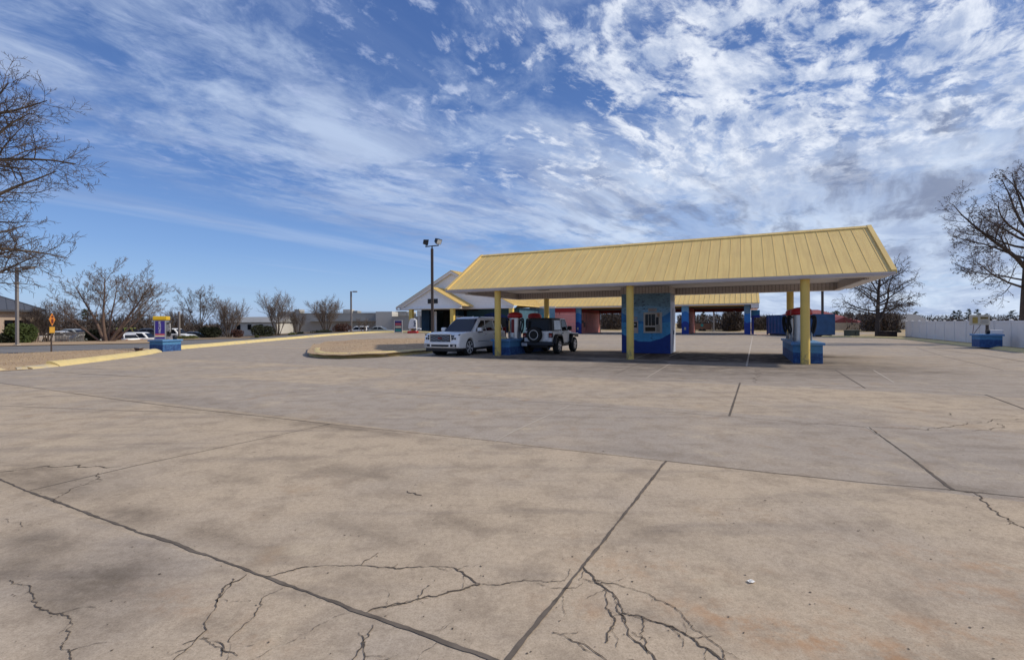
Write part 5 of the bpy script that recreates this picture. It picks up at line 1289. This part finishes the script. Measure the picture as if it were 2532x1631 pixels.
# ---- parked cars far behind
PG = 'cars parked behind the bank'
def parked(name, label, cat, sx, Y, ztop_px, head, paint, style='sedan', scale=1.0, zb=None):
    p = at(sx, ztop_px, Y)
    dim = {'sedan': (4.7, 1.80, 1.45), 'suv': (4.7, 1.9, 1.72), 'wagon': (4.9, 1.95, 1.78), 'van': (5.2, 2.0, 2.0)}[style]
    L, W, Ht = [q * scale for q in dim]
    z0 = p.z - Ht if zb is None else zb
    h = math.radians(head); o = thing(name, label, cat, (p.x - math.cos(h) * L / 2, Y - math.sin(h) * L / 2, z0), h, PG)
    s = scale; bz = (.92 if style == 'sedan' else 1.02) * s
    top = [(.0, .40 * s), (.02, .75 * s), (.10, bz), (L * .68, bz), (L * .93, bz * .86), (L, .70 * s), (L, .34 * s)]
    wh = [(L * .19, .33 * s), (L * .80, .33 * s)]
    m = MB(); lower_body(m, top, wh, L, W, .28 * s, .05); m.build('body', paint, o, smooth=35, bevel=.05)
    h_ = House(L * (.10 if style == 'sedan' else .03), L * .72, L * (.26 if style == 'sedan' else .08), L * (.52 if style == 'sedan' else .55), W * .94, W * .72, bz - .02, Ht)
    m = MB(); h_.shell(m); m.build('roof', paint, o, smooth=35)
    zA, zB = bz + .05, Ht - .10 * s
    for sg in (-1, 1):
        x0, x1, x2, x3 = h_.b0 + .25, h_.b1 - .35, h_.t0 + .16, h_.t1 - .12; xm = (x0 + x1) / 2
        sidewin(h_, o, sg, x0, xm - .05, x2, xm - .05, zA, zB, GLASS); sidewin(h_, o, sg, xm + .05, x1, xm + .05, x3, zA, zB, GLASS)
        for (x, r) in wh: wheel(o, x, sg * W * .43, r, .22, sg, RIM, 5)
        m = MB(); m.box(-.01, .05, *sorted((sg * W * .36, sg * W * .49)), .62 * s, .85 * s); m.build('tail_light', TAIL, o)
        m = MB(); m.box(L - .05, L + .01, *sorted((sg * W * .33, sg * W * .47)), .55 * s, .68 * s); m.build('headlight', LENS, o)
    m = MB(); m.panel(*[h_.fr(y, z) + Vector((.005, 0, .005)) for y, z in ((-W * .40, zA), (W * .40, zA), (W * .32, zB), (-W * .32, zB))], .008); m.build('windshield', GLASS, o)
    m = MB(); m.panel(*[h_.rr(y, z) - Vector((.005, 0, -.003)) for y, z in ((W * .40, zA), (-W * .40, zA), (-W * .32, zB), (W * .32, zB))], .008); m.build('rear_window', GLASS, o)
    m = MB()
    for (x, r) in wh: m.box(x - r, x + r, -W * .40, W * .40, .2 * s, .7 * s)
    m.build('underbody', BLACK, o)
    return o
parked('parked_car', 'white wagon parked beyond the bank directly left of the purple vacuum station', 'car', 357, 62, 821.5, 8, CARWHITE, 'suv')
parked('parked_car', 'white sedan parked in front of the white wagon, half hidden by the tree trunks', 'car', 310, 60, 825.5, 150, CARWHITE, 'sedan')
parked('parked_car', 'dark blue car seen behind the roof of the white wagon', 'car', 376, 70, 812, 25, DARKCAR, 'sedan')
parked('parked_van', 'lime yellow van parked behind the white cars', 'van', 327, 84, 810.5, 5, LIME, 'van')
parked('parked_car', 'grey silver car above the right end of the picket fence', 'car', 188, 62, 813.5, 0, GREYCAR, 'sedan')
parked('parked_car', 'pale green car with dark windows beside the end of the picket fence', 'car', 222, 56, 825, 60, GREYCAR, 'sedan')
parked('parked_car', 'white car whose roof shows just above the pickets of the wooden fence', 'car', 158, 58, 819, 5, CARWHITE, 'sedan')
parked('parked_car', 'white off-road wagon in the car park right of the purple vacuum station', 'car', 437, 70, 812, -4, CARWHITE, 'wagon')
parked('parked_car', 'dark car beside the round evergreen bush in the car park', 'car', 487, 72, 820, 20, DARKCAR, 'sedan')
parked('parked_car', 'white wagon parked by the lamp post in front of the grey store', 'car', 884, 90, 806.5, 175, CARWHITE, 'suv', zb=None)
parked('parked_car', 'silver car with bright glass parked in front of the pale store block', 'car', 942, 88, 807, 5, GREYCAR, 'sedan')
parked('parked_car', 'white car partly hidden behind the white hooded vacuum', 'car', 1040, 92, 811.5, 0, CARWHITE, 'sedan')
# ------------------------------------------------------------------ trees
def rvec(r): return Vector((r.gauss(0, 1), r.gauss(0, 1), r.gauss(0, 1))).normalized()
def branch(out, r, p, d, L, r0, r1, lvl, P):
    n = P['n'][lvl]; step = L / n; pts, rad, dirs = [p.copy()], [r0], [d.copy()]
    for i in range(n):
        d = (d + rvec(r) * P['wob'][lvl] + Vector((0, 0, 1)) * P['up'][lvl]).normalized()
        p = p + d * step; pts.append(p.copy()); rad.append(r0 + (r1 - r0) * (i + 1) / n); dirs.append(d.copy())
    out.append((lvl, pts, rad))
    if lvl >= P['max']: return
    k = P['kids'][lvl]; k = max(2, int(k * r.uniform(.8, 1.2) * (1 if lvl == 0 else min(1.4, .35 + L / P['ref'][lvl]))))
    gold = r.uniform(0, 6.28)
    for j in range(k):
        f = P['start'][lvl] + (1 - P['start'][lvl]) * (j + r.uniform(.1, .9)) / k
        i = min(n - 1, int(f * n)); q = pts[i].lerp(pts[i + 1], f * n - i); dd = dirs[i + 1]
        gold += 2.4 + r.uniform(-.5, .5)
        e1 = dd.orthogonal().normalized(); e2 = dd.cross(e1); side = e1 * math.cos(gold) + e2 * math.sin(gold)
        ang = math.radians(P['ang'][lvl] * r.uniform(.7, 1.25)); nd = (dd * math.cos(ang) + side * math.sin(ang)).normalized()
        Lc = L * P['rat'][lvl] * r.uniform(.65, 1.15) * (1 - P['tap'][lvl] * f)
        rc = max(P['rmin'], (r0 + (r1 - r0) * f) * P['rr'][lvl])
        branch(out, r, q, nd, Lc, rc, max(P['rmin'] * .6, rc * .25), lvl + 1, P)
    # the leader carries on as a twig spray
OAK = dict(max=4, n=[8, 7, 6, 5, 3], wob=[.06, .16, .2, .24, .25], up=[.05, .04, .05, .04, .03], kids=[12, 9, 8, 6], ref=[1, 5, 2.2, 1.0], start=[.28, .25, .18, .15], ang=[62, 48, 45, 42], rat=[.62, .48, .48, .50], tap=[.45, .45, .4, .3], rr=[.42, .50, .50, .6], rmin=.0065)
MYRTLE = dict(max=3, n=[6, 5, 4, 3], wob=[.08, .16, .2, .22], up=[.05, .10, .08, .05], kids=[6, 6, 5], ref=[1, 1.3, .6], start=[.30, .2, .15], ang=[26, 32, 36], rat=[.60, .55, .55], tap=[.3, .3, .3], rr=[.55, .6, .6], rmin=.007)
def tubes(m, segs, lo, hi, sides, mi=0):
    for lvl, pts, rad in segs:
        if lo <= lvl <= hi: m.tube(pts, rad, sides if lvl < 2 else 3, mi, caps=False)
def leaf_quads(m, r, c, n, spread, size, mi=0):
    for _ in range(n):
        q = c + Vector((r.gauss(0, spread), r.gauss(0, spread), r.gauss(0, spread))); a = rvec(r); b = a.orthogonal().normalized(); s = size * r.uniform(.6, 1.3)
        m.add([q - a * s, q + b * s * .6, q + a * s, q - b * s * .6], [(0, 1, 2, 3)], mi)
def bare_tree(name, label, base, segs, tm, cm, group=None, extra=None, cat='tree'):
    o = thing(name, label, cat, base, 0, group)
    m = MB(); tubes(m, segs, 0, 1, 7); m.build('trunk', tm, o, smooth=60, fix=False)
    m = MB(); tubes(m, segs, 2, 9, 3)
    m.build('crown', cm, o, smooth=80, fix=False)
    if extra:
        m = MB(); extra(m); m.build('dry_leaves', DRYLEAF, o, fix=False)
    return o
def V3(*q): return Vector(q)
# big bare tree beyond the left edge: boughs reach into the frame
r = random.Random(11); segs = []
base = V3(-25.8, 20.5, .0)
P = dict(OAK); P['kids'] = [11, 10, 9, 6]; P['rmin'] = .0085
branch(segs, r, V3(0, 0, -.2), V3(.03, 0, 1).normalized(), 12.5, .42, .10, 0, dict(P, max=0))
for z0, dx, dy, dz, L, rad in ((3.0, .98, .25, .10, 6.0, .12), (3.5, .8, -.6, .12, 5.6, .11), (4.0, .97, -.1, .14, 6.3, .12), (4.6, .85, .6, .20, 6.0, .13), (5.3, .97, -.2, .26, 6.5, .14), (5.9, .93, .35, .32, 6.6, .15), (6.6, .96, -.25, .36, 7.0, .15), (7.2, .95, .1, .42, 7.0, .15), (8.0, .92, .35, .48, 6.9, .14), (8.8, .92, -.3, .52, 6.6, .13), (9.6, .85, .2, .62, 6.1, .12), (10.4, .8, -.2, .8, 5.4, .11), (11.2, .6, .2, 1.0, 4.4, .09),
                           (4.2, -.9, .3, .3, 5, .14), (6, -.8, -.5, .5, 4.5, .14), (8, -.7, .5, .7, 4, .12), (5, .1, 1, .3, 5, .14), (7, .2, -1, .5, 4, .12), (10, -.4, -.3, 1, 4, .1)):
    branch(segs, r, V3(.03 * z0, 0, z0), V3(dx, dy, dz).normalized(), L * .84, rad, .02, 1, dict(P, up=[.05, .012, .05, .04, .03], start=[.3, .22, .15, .12]))
bare_tree('bare_tree', 'big bare tree whose dark boughs reach in from the left edge over the tan office', base, segs, BARK, TWIG, 'bare winter trees')
# right hand tree with seed tufts
r = random.Random(23); segs = []; base = V3(34.9, 32.6, .0)
branch(segs, r, V3(0, 0, -.2), V3(.0, 0, 1), 11.0, .43, .08, 0, dict(OAK, max=0, n=[10, 7, 6, 5, 3], wob=[.02, .1, .1, .1, .1]))
for z0, dx, dy, dz, L, rad in ((4.3, -.95, -.1, .42, 5.4, .09), (4.9, -.85, .4, .25, 4.4, .07), (5.9, -.8, -.25, .75, 7.0, .17), (6.6, -.7, .5, .4, 4.5, .09), (7.4, -.95, .1, .30, 4.4, .09), (8.3, -.9, -.3, .55, 4.6, .10), (9.0, -.6, .2, .8, 4.0, .10), (10.0, -.5, -.2, 1.0, 3.4, .08), (11.0, -.3, .2, 1, 2.6, .06), (11.6, .1, -.2, 1, 2.6, .05),
                           (5, .9, .2, .5, 5, .12), (7, .8, -.4, .6, 5, .12), (9, .8, .3, .8, 4, .1), (6, .1, -1, .5, 4.5, .1), (8, .0, 1, .6, 4, .1), (10.5, .5, .2, 1, 3, .08)):
    branch(segs, r, V3(0, 0, z0 * .88), V3(dx, dy, dz).normalized(), L * .92, rad * .9, .02, 1, dict(OAK, up=[.05, .03, .03, .0, -.02], kids=[10, 9, 8, 5], start=[.3, .2, .15, .12], rmin=.0095))
def tufts(m):
    rr = random.Random(7)
    for lvl, pts, rad in segs:
        if lvl >= 3 and pts[-1].x < 1.0 and rr.random() < (.42 if lvl == 4 else .6): leaf_quads(m, rr, pts[-1], 3, .05, .055)
bare_tree('bare_tree', 'tall tree with brown seed tufts behind the white fence at the right edge', base, segs, DARKBARK, DARKTWIG, 'bare winter trees', tufts)
# bare tree beyond the right end of the canopy
r = random.Random(31); b = gp(2170, 831, .1); segs = []
branch(segs, r, V3(0, 0, -.2), V3(-.02, 0, 1), 7.6, .25, .04, 0, dict(OAK, max=0, wob=[.05] * 5))
branch(segs, r, V3(0.08, 0, 1.5), V3(.42, -.2, 1).normalized(), 6.0, .13, .02, 1, dict(OAK, rmin=.013, kids=[10, 11, 9, 5]))
for z0, dx, dy, dz, L, rad in ((2.3, .9, .5, .30, 4.2, .09), (2.5, -.9, .5, .3, 4.2, .09), (3.0, .3, -.95, .35, 4.0, .08), (3.5, .97, .2, .35, 4.5, .10), (3.9, -.95, .1, .4, 4.6, .10), (4.4, .9, -.3, .55, 4.3, .09), (5.2, -.85, -.4, .7, 4.0, .09), (2.6, .95, .1, .35, 4.6, .10), (2.9, -.95, .2, .25, 4.5, .10), (3.3, -.7, -.7, .3, 4.2, .09), (3.7, .8, -.5, .5, 4.4, .10), (4.1, -.9, -.2, .5, 4.4, .09), (4.6, .6, .7, .6, 4.0, .08), (5.0, -.7, .5, .7, 4.0, .09), (5.5, .8, -.1, .9, 3.8, .09), (6.0, -.6, -.2, 1.0, 3.4, .08), (6.6, .5, .3, 1.1, 3.0, .07), (7.2, -.4, .1, 1.2, 2.6, .06), (7.8, .3, -.2, 1.2, 2.2, .05)):
    branch(segs, r, V3(0, 0, z0 * .88), V3(dx, dy, dz).normalized(), L * .86, rad * .85, .018, 1, dict(OAK, rmin=.013, up=[.05, .0, -.03, -.06, -.08], kids=[10, 11, 9, 5], rat=[.6, .42, .48, .5], start=[.3, .15, .12, .1]))
bare_tree('bare_tree', 'dark bare tree with drooping twigs right of the canopy end', (b[0], b[1], .05), segs, DARKBARK, DARKTWIG, 'bare winter trees')
# multi-trunk tree on the bank at left
r = random.Random(41); base = gp(264, 843, .05); segs = []
PT = dict(OAK, wob=[.09, .16, .2, .22, .25], up=[.02, .03, .05, .04, .02], kids=[9, 10, 10, 7], n=[6, 6, 5, 4, 3], rmin=.0105, rr=[.40, .50, .55, .6], start=[.40, .2, .15, .1], ang=[42, 38, 38, 38], rat=[.62, .52, .5, .5])
for dx, dy, L, rad in ((-.55, .1, 6.3, .16), (-.02, -.1, 6.4, .16), (.55, .2, 6.4, .16), (-.28, .6, 6.3, .12), (-1.1, -.2, 5.3, .11), (.28, .5, 6.4, .12), (1.05, .1, 5.6, .12)):
    branch(segs, r, V3(dx * .3, dy * .3, -.2), V3(dx, dy, 1).normalized(), L, rad, .03, 0, PT)
bare_tree('bare_tree', 'wide multi-trunk bare tree on the bank behind the orange warning sign', (base[0], base[1], H(*base)), segs, mat('red_bark', (.13, .085, .065), .9, var=.3, vs=3, bump=.4, bs=10), PALETWIG, 'bare winter trees')
r = random.Random(47); base = gp(492, 834, .0); segs = []
for dx, dy, L, rad in ((-.45, .0, 9.2, .14), (.05, .1, 9.6, .15), (.40, -.1, 8.6, .13), (.7, .3, 6.6, .10), (-.9, .2, 6.4, .10), (.2, .4, 8, .11)):
    branch(segs, r, V3(0, 0, 1.2 if abs(dx) < .6 else 2.0), V3(dx, dy, 1).normalized(), L, rad, .03, 0, dict(PT, kids=[9, 9, 9, 7], rmin=.014, ang=[48, 44, 40, 40], rat=[.5, .52, .5, .5]))
segs.append((0, [V3(0, 0, -.2), V3(0, 0, .8), V3(0, .0, 1.6), V3(.05, 0, 2.4)], [.24, .2, .18, .14]))
def nest(m): leaf_quads(m, random.Random(3), V3(-1.75, 0, 5.9), 60, .14, .10)
bare_tree('bare_tree', 'medium bare tree with a bird nest behind the car park shrubs', (base[0], base[1], H(*base)), segs, BARK, PALETWIG, 'bare winter trees', nest)
# vase shaped shrubs
def myrtle(label, sx, yb, Y, yt, wpx, seed, n=9):
    r = random.Random(seed); p = at(sx, yb, Y); h = at(sx, yt, Y).z - p.z; w = wpx * Y / F / 2; segs = []
    for k in range(n):
        q = 2 * math.pi * (k + r.random()) / n; sp_ = r.uniform(.15, .75) * w / h * 1.25
        branch(segs, r, V3(math.cos(q) * .12, math.sin(q) * .12, -.2), V3(math.cos(q) * sp_, math.sin(q) * sp_, 1).normalized(), h * r.uniform(.72, .92), .05, .012, 0, dict(MYRTLE, rmin=.010))
    o = thing('bare_shrub', label, 'shrub', p, 0, 'bare vase shaped shrubs')
    m = MB(); tubes(m, segs, 0, 0, 5); m.build('stems', BARK, o, smooth=60, fix=False)
    m = MB(); tubes(m, segs, 1, 9, 3); m.build('twigs', PALETWIG if seed % 2 else TWIG, o, smooth=80, fix=False)
myrtle('wide bare shrub between two round evergreen bushes', 566, 834.5, 58, 752, 84, 3, 14)
myrtle('tall bare shrub right of the low dark evergreen mound with pale stems', 686, 831.5, 62, 738, 84, 5, 12)
myrtle('small bare shrub with a flat crown before the grey store wall', 735, 825.5, 66, 772, 46, 8, 8)
myrtle('broad dark bare shrub with the reddish bush at its right side', 806, 824, 70, 744, 100, 7, 16)
myrtle('small bare shrub directly behind the purple vacuum station', 395, 832, 68, 785, 60, 10, 10)
myrtle('dense brown bare shrub right of the thin pole behind the vacuum station', 440, 828, 82, 772, 90, 12, 14)
myrtle('thin bare shrub at the corner of the tan office', 118, 846, 49.5, 760, 70, 14, 9)
myrtle('wispy bare shrub leaning in front of the tan office wall', 82, 847, 49, 770, 60, 16, 8)
myrtle('small bare tree with dark forked stems before the pale store block', 900, 822, 86, 786, 84, 18, 6)
# evergreen bushes
def bush(label, sx, yb, Y, yt, wpx, seed, mt, n=1500, sz=.10, cat='bush', lumps=7):
    r = random.Random(seed); p = at(sx, yb, Y); h = at(sx, yt, Y).z - p.z; w = wpx * Y / F / 2
    o = thing('evergreen_bush', label, cat, p, 0, 'leafy bushes')
    cs = [(V3(r.uniform(-.55, .55) * w, r.uniform(-.4, .4) * w, h * r.uniform(.30, .62)), r.uniform(.40, .62)) for _ in range(lumps)]
    m = MB()
    for _ in range(n):
        c, k = cs[r.randrange(lumps)]; dv = rvec(r); rad_ = r.uniform(.72, 1.08)
        q = c + Vector((dv.x * w * k, dv.y * w * k, dv.z * h * k * .75)) * rad_
        if q.z < .02: q.z = r.uniform(.02, .25 * h)
        a = (dv + rvec(r) * .9).normalized(); b = a.orthogonal().normalized(); s = sz * r.uniform(.6, 1.4)
        m.add([q - a * s, q + b * s * .55, q + a * s, q - b * s * .55], [(0, 1, 2, 3)])
    m.build('foliage', mt, o, fix=False)
    m = MB()
    for k in range(6):
        c, _ = cs[k % lumps]; m.tube([(0, 0, -.1), (c.x * .5, c.y * .5, c.z * .6), tuple(c)], [.05, .035, .01], 5)
    m.build('stems', DARKBARK, o)
bush('large green evergreen bush beside the tan office in front of its right corner', 66, 850, 44, 797, 74, 1, EVERG, 3200, .11)
bush('smaller green bush at the very left edge before the tan office', 4, 852, 43, 825, 56, 2, DKEVERG, 1400, .10)
bush('dark low evergreen hedge left of the slim lamp post', 28, 851, 44, 820, 44, 3, DKEVERG, 1300, .10)
bush('dark evergreen bush at the foot of the multi-trunk tree', 238, 843, 48, 815, 44, 4, DKEVERG, 1600, .09)
bush('dark brown bush right of the multi-trunk tree', 284, 842, 50, 815, 36, 5, REDLEAF, 1000, .08)
bush('round dark evergreen bush in the car park bed behind the low green shrub', 520, 835.5, 57, 805.5, 56, 6, DKEVERG, 2200, .09)
bush('low bright green shrub right of the thin pole', 466, 839.5, 54, 828, 52, 7, LIMEG, 1100, .08)
bush('low reddish green bush at the foot of the wide bare shrub', 592, 833, 57, 812, 34, 8, REDLEAF, 900, .08)
bush('wide dark evergreen mound between the bare shrubs', 655, 832.5, 60, 801, 62, 9, DKEVERG, 2000, .10)
bush('tiny yellow green shrub before the dark evergreen mound', 634, 835.5, 56, 828, 12, 10, LIMEG, 260, .07)
bush('small green ground shrub at the kerb under the small bare shrub', 722, 830, 62, 821, 20, 11, LIMEG, 400, .08)
bush('small dark shrub by the kerb left of the broad bare shrub', 745, 828, 64, 819, 18, 12, DKEVERG, 400, .08)
bush('reddish leafy bush left of the lamp post by the far kerb', 846, 822, 72, 799, 42, 13, REDLEAF, 1500, .09)
bush('low green strip of shrub under the broad dark bare shrub', 790, 825.5, 68, 815, 60, 15, DKEVERG, 900, .09)
bush('small dark shrub before the right end of the grey house', 2224, 829, 70, 812, 16, 14, DKEVERG, 500, .10)
# pines
def pine(label, sx, yb, Y, yt, wpx, seed, flat=.5, n=34, start=.35):
    r = random.Random(seed); p = at(sx, yb, Y); p.z = -.2; h = at(sx, yt, Y).z - p.z; w = wpx * Y / F / 2
    o = thing('pine_tree', label, 'pine tree', p, 0, 'pine trees on the skyline')
    m = MB(); m.tube([(0, 0, -.3), (0, 0, h * .5), (r.uniform(-.2, .2), 0, h * .96)], [h * .018, h * .013, h * .004], 7)
    tips = []
    for k in range(n):
        f = start + (1 - start) * (k + r.random()) / n; q = r.uniform(0, 6.28); L = w * (1 - ((f - start) / (1 - start)) ** 1.6 * .85) * r.uniform(.55, 1.1)
        a = V3(0, 0, h * f); b = a + V3(math.cos(q) * L, math.sin(q) * L, L * r.uniform(-.05, .35)); m.tube([a, a.lerp(b, .5) + V3(0, 0, -.05 * L), b], [h * .005, h * .003, h * .0015], 4); tips += [(b, 1.0), (a.lerp(b, .66), .8)]
    m.build('trunk', DARKBARK, o, smooth=60)
    m = MB(); s0 = h * .022
    for c, k in tips:
        cr = w * .20 * k * r.uniform(.7, 1.25)
        for _ in range(46):
            dv = rvec(r); q = c + Vector((dv.x, dv.y, dv.z * .55)) * cr * r.uniform(.5, 1.0); a = (dv + rvec(r) * .6).normalized(); b = a.orthogonal().normalized(); s = s0 * r.uniform(.6, 1.3)
            m.add([q - a * s, q + b * s * .35, q + a * s, q - b * s * .35], [(0, 1, 2, 3)])
    m.build('crown', PINE, o, fix=False)
pine('round topped pine above the brown trailer seen through the wash bay', 1739, 822, 125, 770, 22, 1)
pine('broad dark pine with a flat top left of the end wash column', 1806, 822, 105, 765, 40, 2, n=44, start=.25)
pine('dark pine just left of the blue end column', 1826, 822, 98, 763, 34, 3, n=44, start=.12)
pine('dense dark pine behind the red roofed house', 2066, 820, 112, 769, 44, 4, n=44, start=.15)
pine('dark pine at the right slope of the red roof', 2098, 822, 118, 785, 44, 5, n=40, start=.1)
pine('small pine left of the white fence end on the skyline', 2265, 815, 150, 771, 26, 6)
pine('pine on the skyline directly left of the vending box', 2358, 812, 150, 768, 16, 7)
pine('tall pine on the skyline above the vending box, left one of the pair', 2372, 812, 150, 767, 24, 8)
pine('tall pine on the skyline above the vending box, right one of the pair', 2396, 812, 150, 764, 20, 9)
pine('flat topped pine on the skyline right of the vending box', 2416, 812, 150, 765, 20, 10)
pine('low wide pine above the middle of the white fence', 2440, 812, 150, 776, 30, 11)
pine('pine on the skyline close to the trunk of the tall tufted tree', 2505, 812, 150, 768, 28, 12)
pine('low pine behind the blue container and left of the tall pole', 1885, 820, 100, 788, 26, 13, start=.15)
pine('small pine above the cars left of the purple vacuum station', 345, 815, 120, 775, 34, 14, start=.2)
pine('pine on the dark wooded skyline behind the multi-trunk tree', 215, 815, 130, 766, 60, 15, start=.2)
# woods: one mass of bare crowns all along the skyline
r = random.Random(77)
def wood_variant(seed, h):
    rr = random.Random(seed); sg_ = []
    branch(sg_, rr, V3(0, 0, -.5), V3(0, 0, 1), h * .95, .16, .05, 0, dict(OAK, max=3, kids=[14, 7, 5, 4], n=[4, 4, 3, 2, 2], rmin=.030, start=[.12, .15, .15, .1], rat=[.42, .5, .5, .5], up=[.05, .08, .06, .04, .03]))
    m = MB(); tubes(m, sg_, 0, 9, 4); return m
vars_ = [wood_variant(100 + k, 8.0) for k in range(6)]
VA = [(np.array(v.v, dtype=np.float64), np.array([f for f in v.f], dtype=np.int64)) for v in vars_]
allv, allf, nb = [], [], 0
def plant(sx, Y, ytop, wob=.12):
    global nb
    p = at(sx, 812, Y); z0 = H(p.x, p.y) - .3; h = max(2.0, at(sx, ytop, Y).z - z0) * r.uniform(1 - wob, 1 + wob)
    v, f = VA[r.randrange(len(VA))]; q = r.uniform(0, 6.28); s = h / 8.0; wd = s * r.uniform(.8, 1.25)
    w = np.empty_like(v); w[:, 0] = (v[:, 0] * math.cos(q) - v[:, 1] * math.sin(q)) * wd + p.x; w[:, 1] = (v[:, 0] * math.sin(q) + v[:, 1] * math.cos(q)) * wd + Y; w[:, 2] = v[:, 2] * s + z0
    allv.append(w); allf.append(f + nb); nb += len(v)
for x0, x1, n, Y0, Y1, yt in ((-160, 110, 16, 95, 130, 772), (92, 380, 60, 82, 125, 772), (370, 560, 34, 95, 130, 782), (560, 860, 30, 135, 170, 784), (860, 1010, 8, 140, 170, 786), (1380, 1420, 6, 105, 130, 782), (1486, 1540, 16, 100, 125, 771), (1675, 1735, 12, 115, 140, 792), (1735, 1850, 34, 112, 150, 793), (1780, 1850, 14, 100, 112, 796), (1860, 1925, 18, 95, 125, 788),
                              (1870, 1912, 6, 100, 110, 782), (2020, 2110, 12, 118, 140, 788), (2090, 2240, 50, 96, 130, 783), (2140, 2215, 16, 82, 95, 790), (2230, 2600, 80, 140, 170, 788)):
    for _ in range(n): plant(r.uniform(x0, x1), r.uniform(Y0, Y1), yt)
for sx, Y, yt in ((1408, 95, 770), (1788, 90, 774), (1880, 92, 778), (2050, 130, 776), (2205, 110, 788)): plant(sx, Y, yt, .02)
# far closing line of woods
for _ in range(220): plant(r.uniform(-400, 2950), r.uniform(190, 260), 790, .15)
me = bpy.data.meshes.new('distant_woods'); V_ = np.concatenate(allv); F_ = np.concatenate(allf)
me.from_pydata(V_.tolist(), [], F_.tolist()); me.materials.append(WOODS)
o = bpy.data.objects.new('distant_woods', me); COL.objects.link(o)
tag(o, 'brown leafless woods closing the skyline behind the buildings and lots', 'woods', kind='stuff')
# undergrowth of brown brush at the foot of the woods, and dry grass blades
def scatter(name, label, mt, n, fn, size, up):
    vs = []; fs = []
    for k in range(n):
        q = fn(r); 
        if q is None: continue
        a = Vector((r.gauss(0, .5), r.gauss(0, .5), up)).normalized(); b = Vector((a.y + .01, -a.x, r.uniform(-.2, .2))).normalized(); s = size * r.uniform(.5, 1.5); b0 = len(vs); Q = Vector(q)
        vs += [tuple(Q - b * s * .12), tuple(Q + b * s * .12), tuple(Q + a * s)]; fs.append((b0, b0 + 1, b0 + 2))
    me = bpy.data.meshes.new(name); me.from_pydata(vs, [], fs); me.materials.append(mt)
    o = bpy.data.objects.new(name, me); COL.objects.link(o); return tag(o, label, name.replace('_', ' '), kind='stuff')
def brushpt(r):
    x0, x1, Y0, Y1, h = r.choice(((95, 370, 80, 115, 3.6), (95, 370, 80, 115, 3.6), (380, 560, 98, 120, 2.8), (1486, 1540, 100, 120, 3.2), (1735, 1850, 95, 125, 3.0), (1790, 1832, 86, 95, 3.2), (1860, 1920, 95, 120, 2.6), (2090, 2240, 92, 120, 3.0), (2130, 2220, 78, 90, 2.6), (2240, 2600, 140, 160, 3.2), (2240, 2600, 140, 160, 2.6), (1675, 1740, 130, 150, 3.5), (2000, 2110, 125, 150, 4)))
    Y = r.uniform(Y0, Y1); p = at(r.uniform(x0, x1), 812, Y); return (p.x, Y, H(p.x, Y) + h * r.random() ** 1.4)
scatter('brush', 'tangled brown brush under the distant woods', WOODS, 44000, brushpt, .75, .6)
def inpoly(x, y, poly):
    c = False; j = len(poly) - 1
    for i in range(len(poly)):
        (xi, yi), (xj, yj) = poly[i], poly[j]
        if (yi > y) != (yj > y) and x < (xj - xi) * (y - yi) / (yj - yi) + xi: c = not c
        j = i
    return c
def grasspt(poly, zf):
    xs, ys = [p[0] for p in poly], [p[1] for p in poly]
    def fn(r):
        X, Y = r.uniform(max(-34, min(xs)), max(xs)), r.uniform(min(ys), min(45, max(ys)))
        return (X, Y, zf(X, Y)) if inpoly(X, Y, poly) else None
    return fn
BLADE = mat('dry_grass_blade', (.42, .31, .185), .9, var=.2, vs=2)
BLADE2 = mat('brown_grass_blade', (.36, .245, .15), .9, var=.25, vs=2)
scatter('dry_grass', 'short dry brown grass blades on the kerbed island', BLADE2, 9000, grasspt(isl, lambda x, y: moundf(x, y) + .17), .055, .7)
scatter('dry_grass', 'short dry grass blades on the street verge', BLADE, 9000, grasspt(near, lambda x, y: H(x, y) + .012 + .075 * sm(edged(x, y, near), 0, .9)), .055, .7)
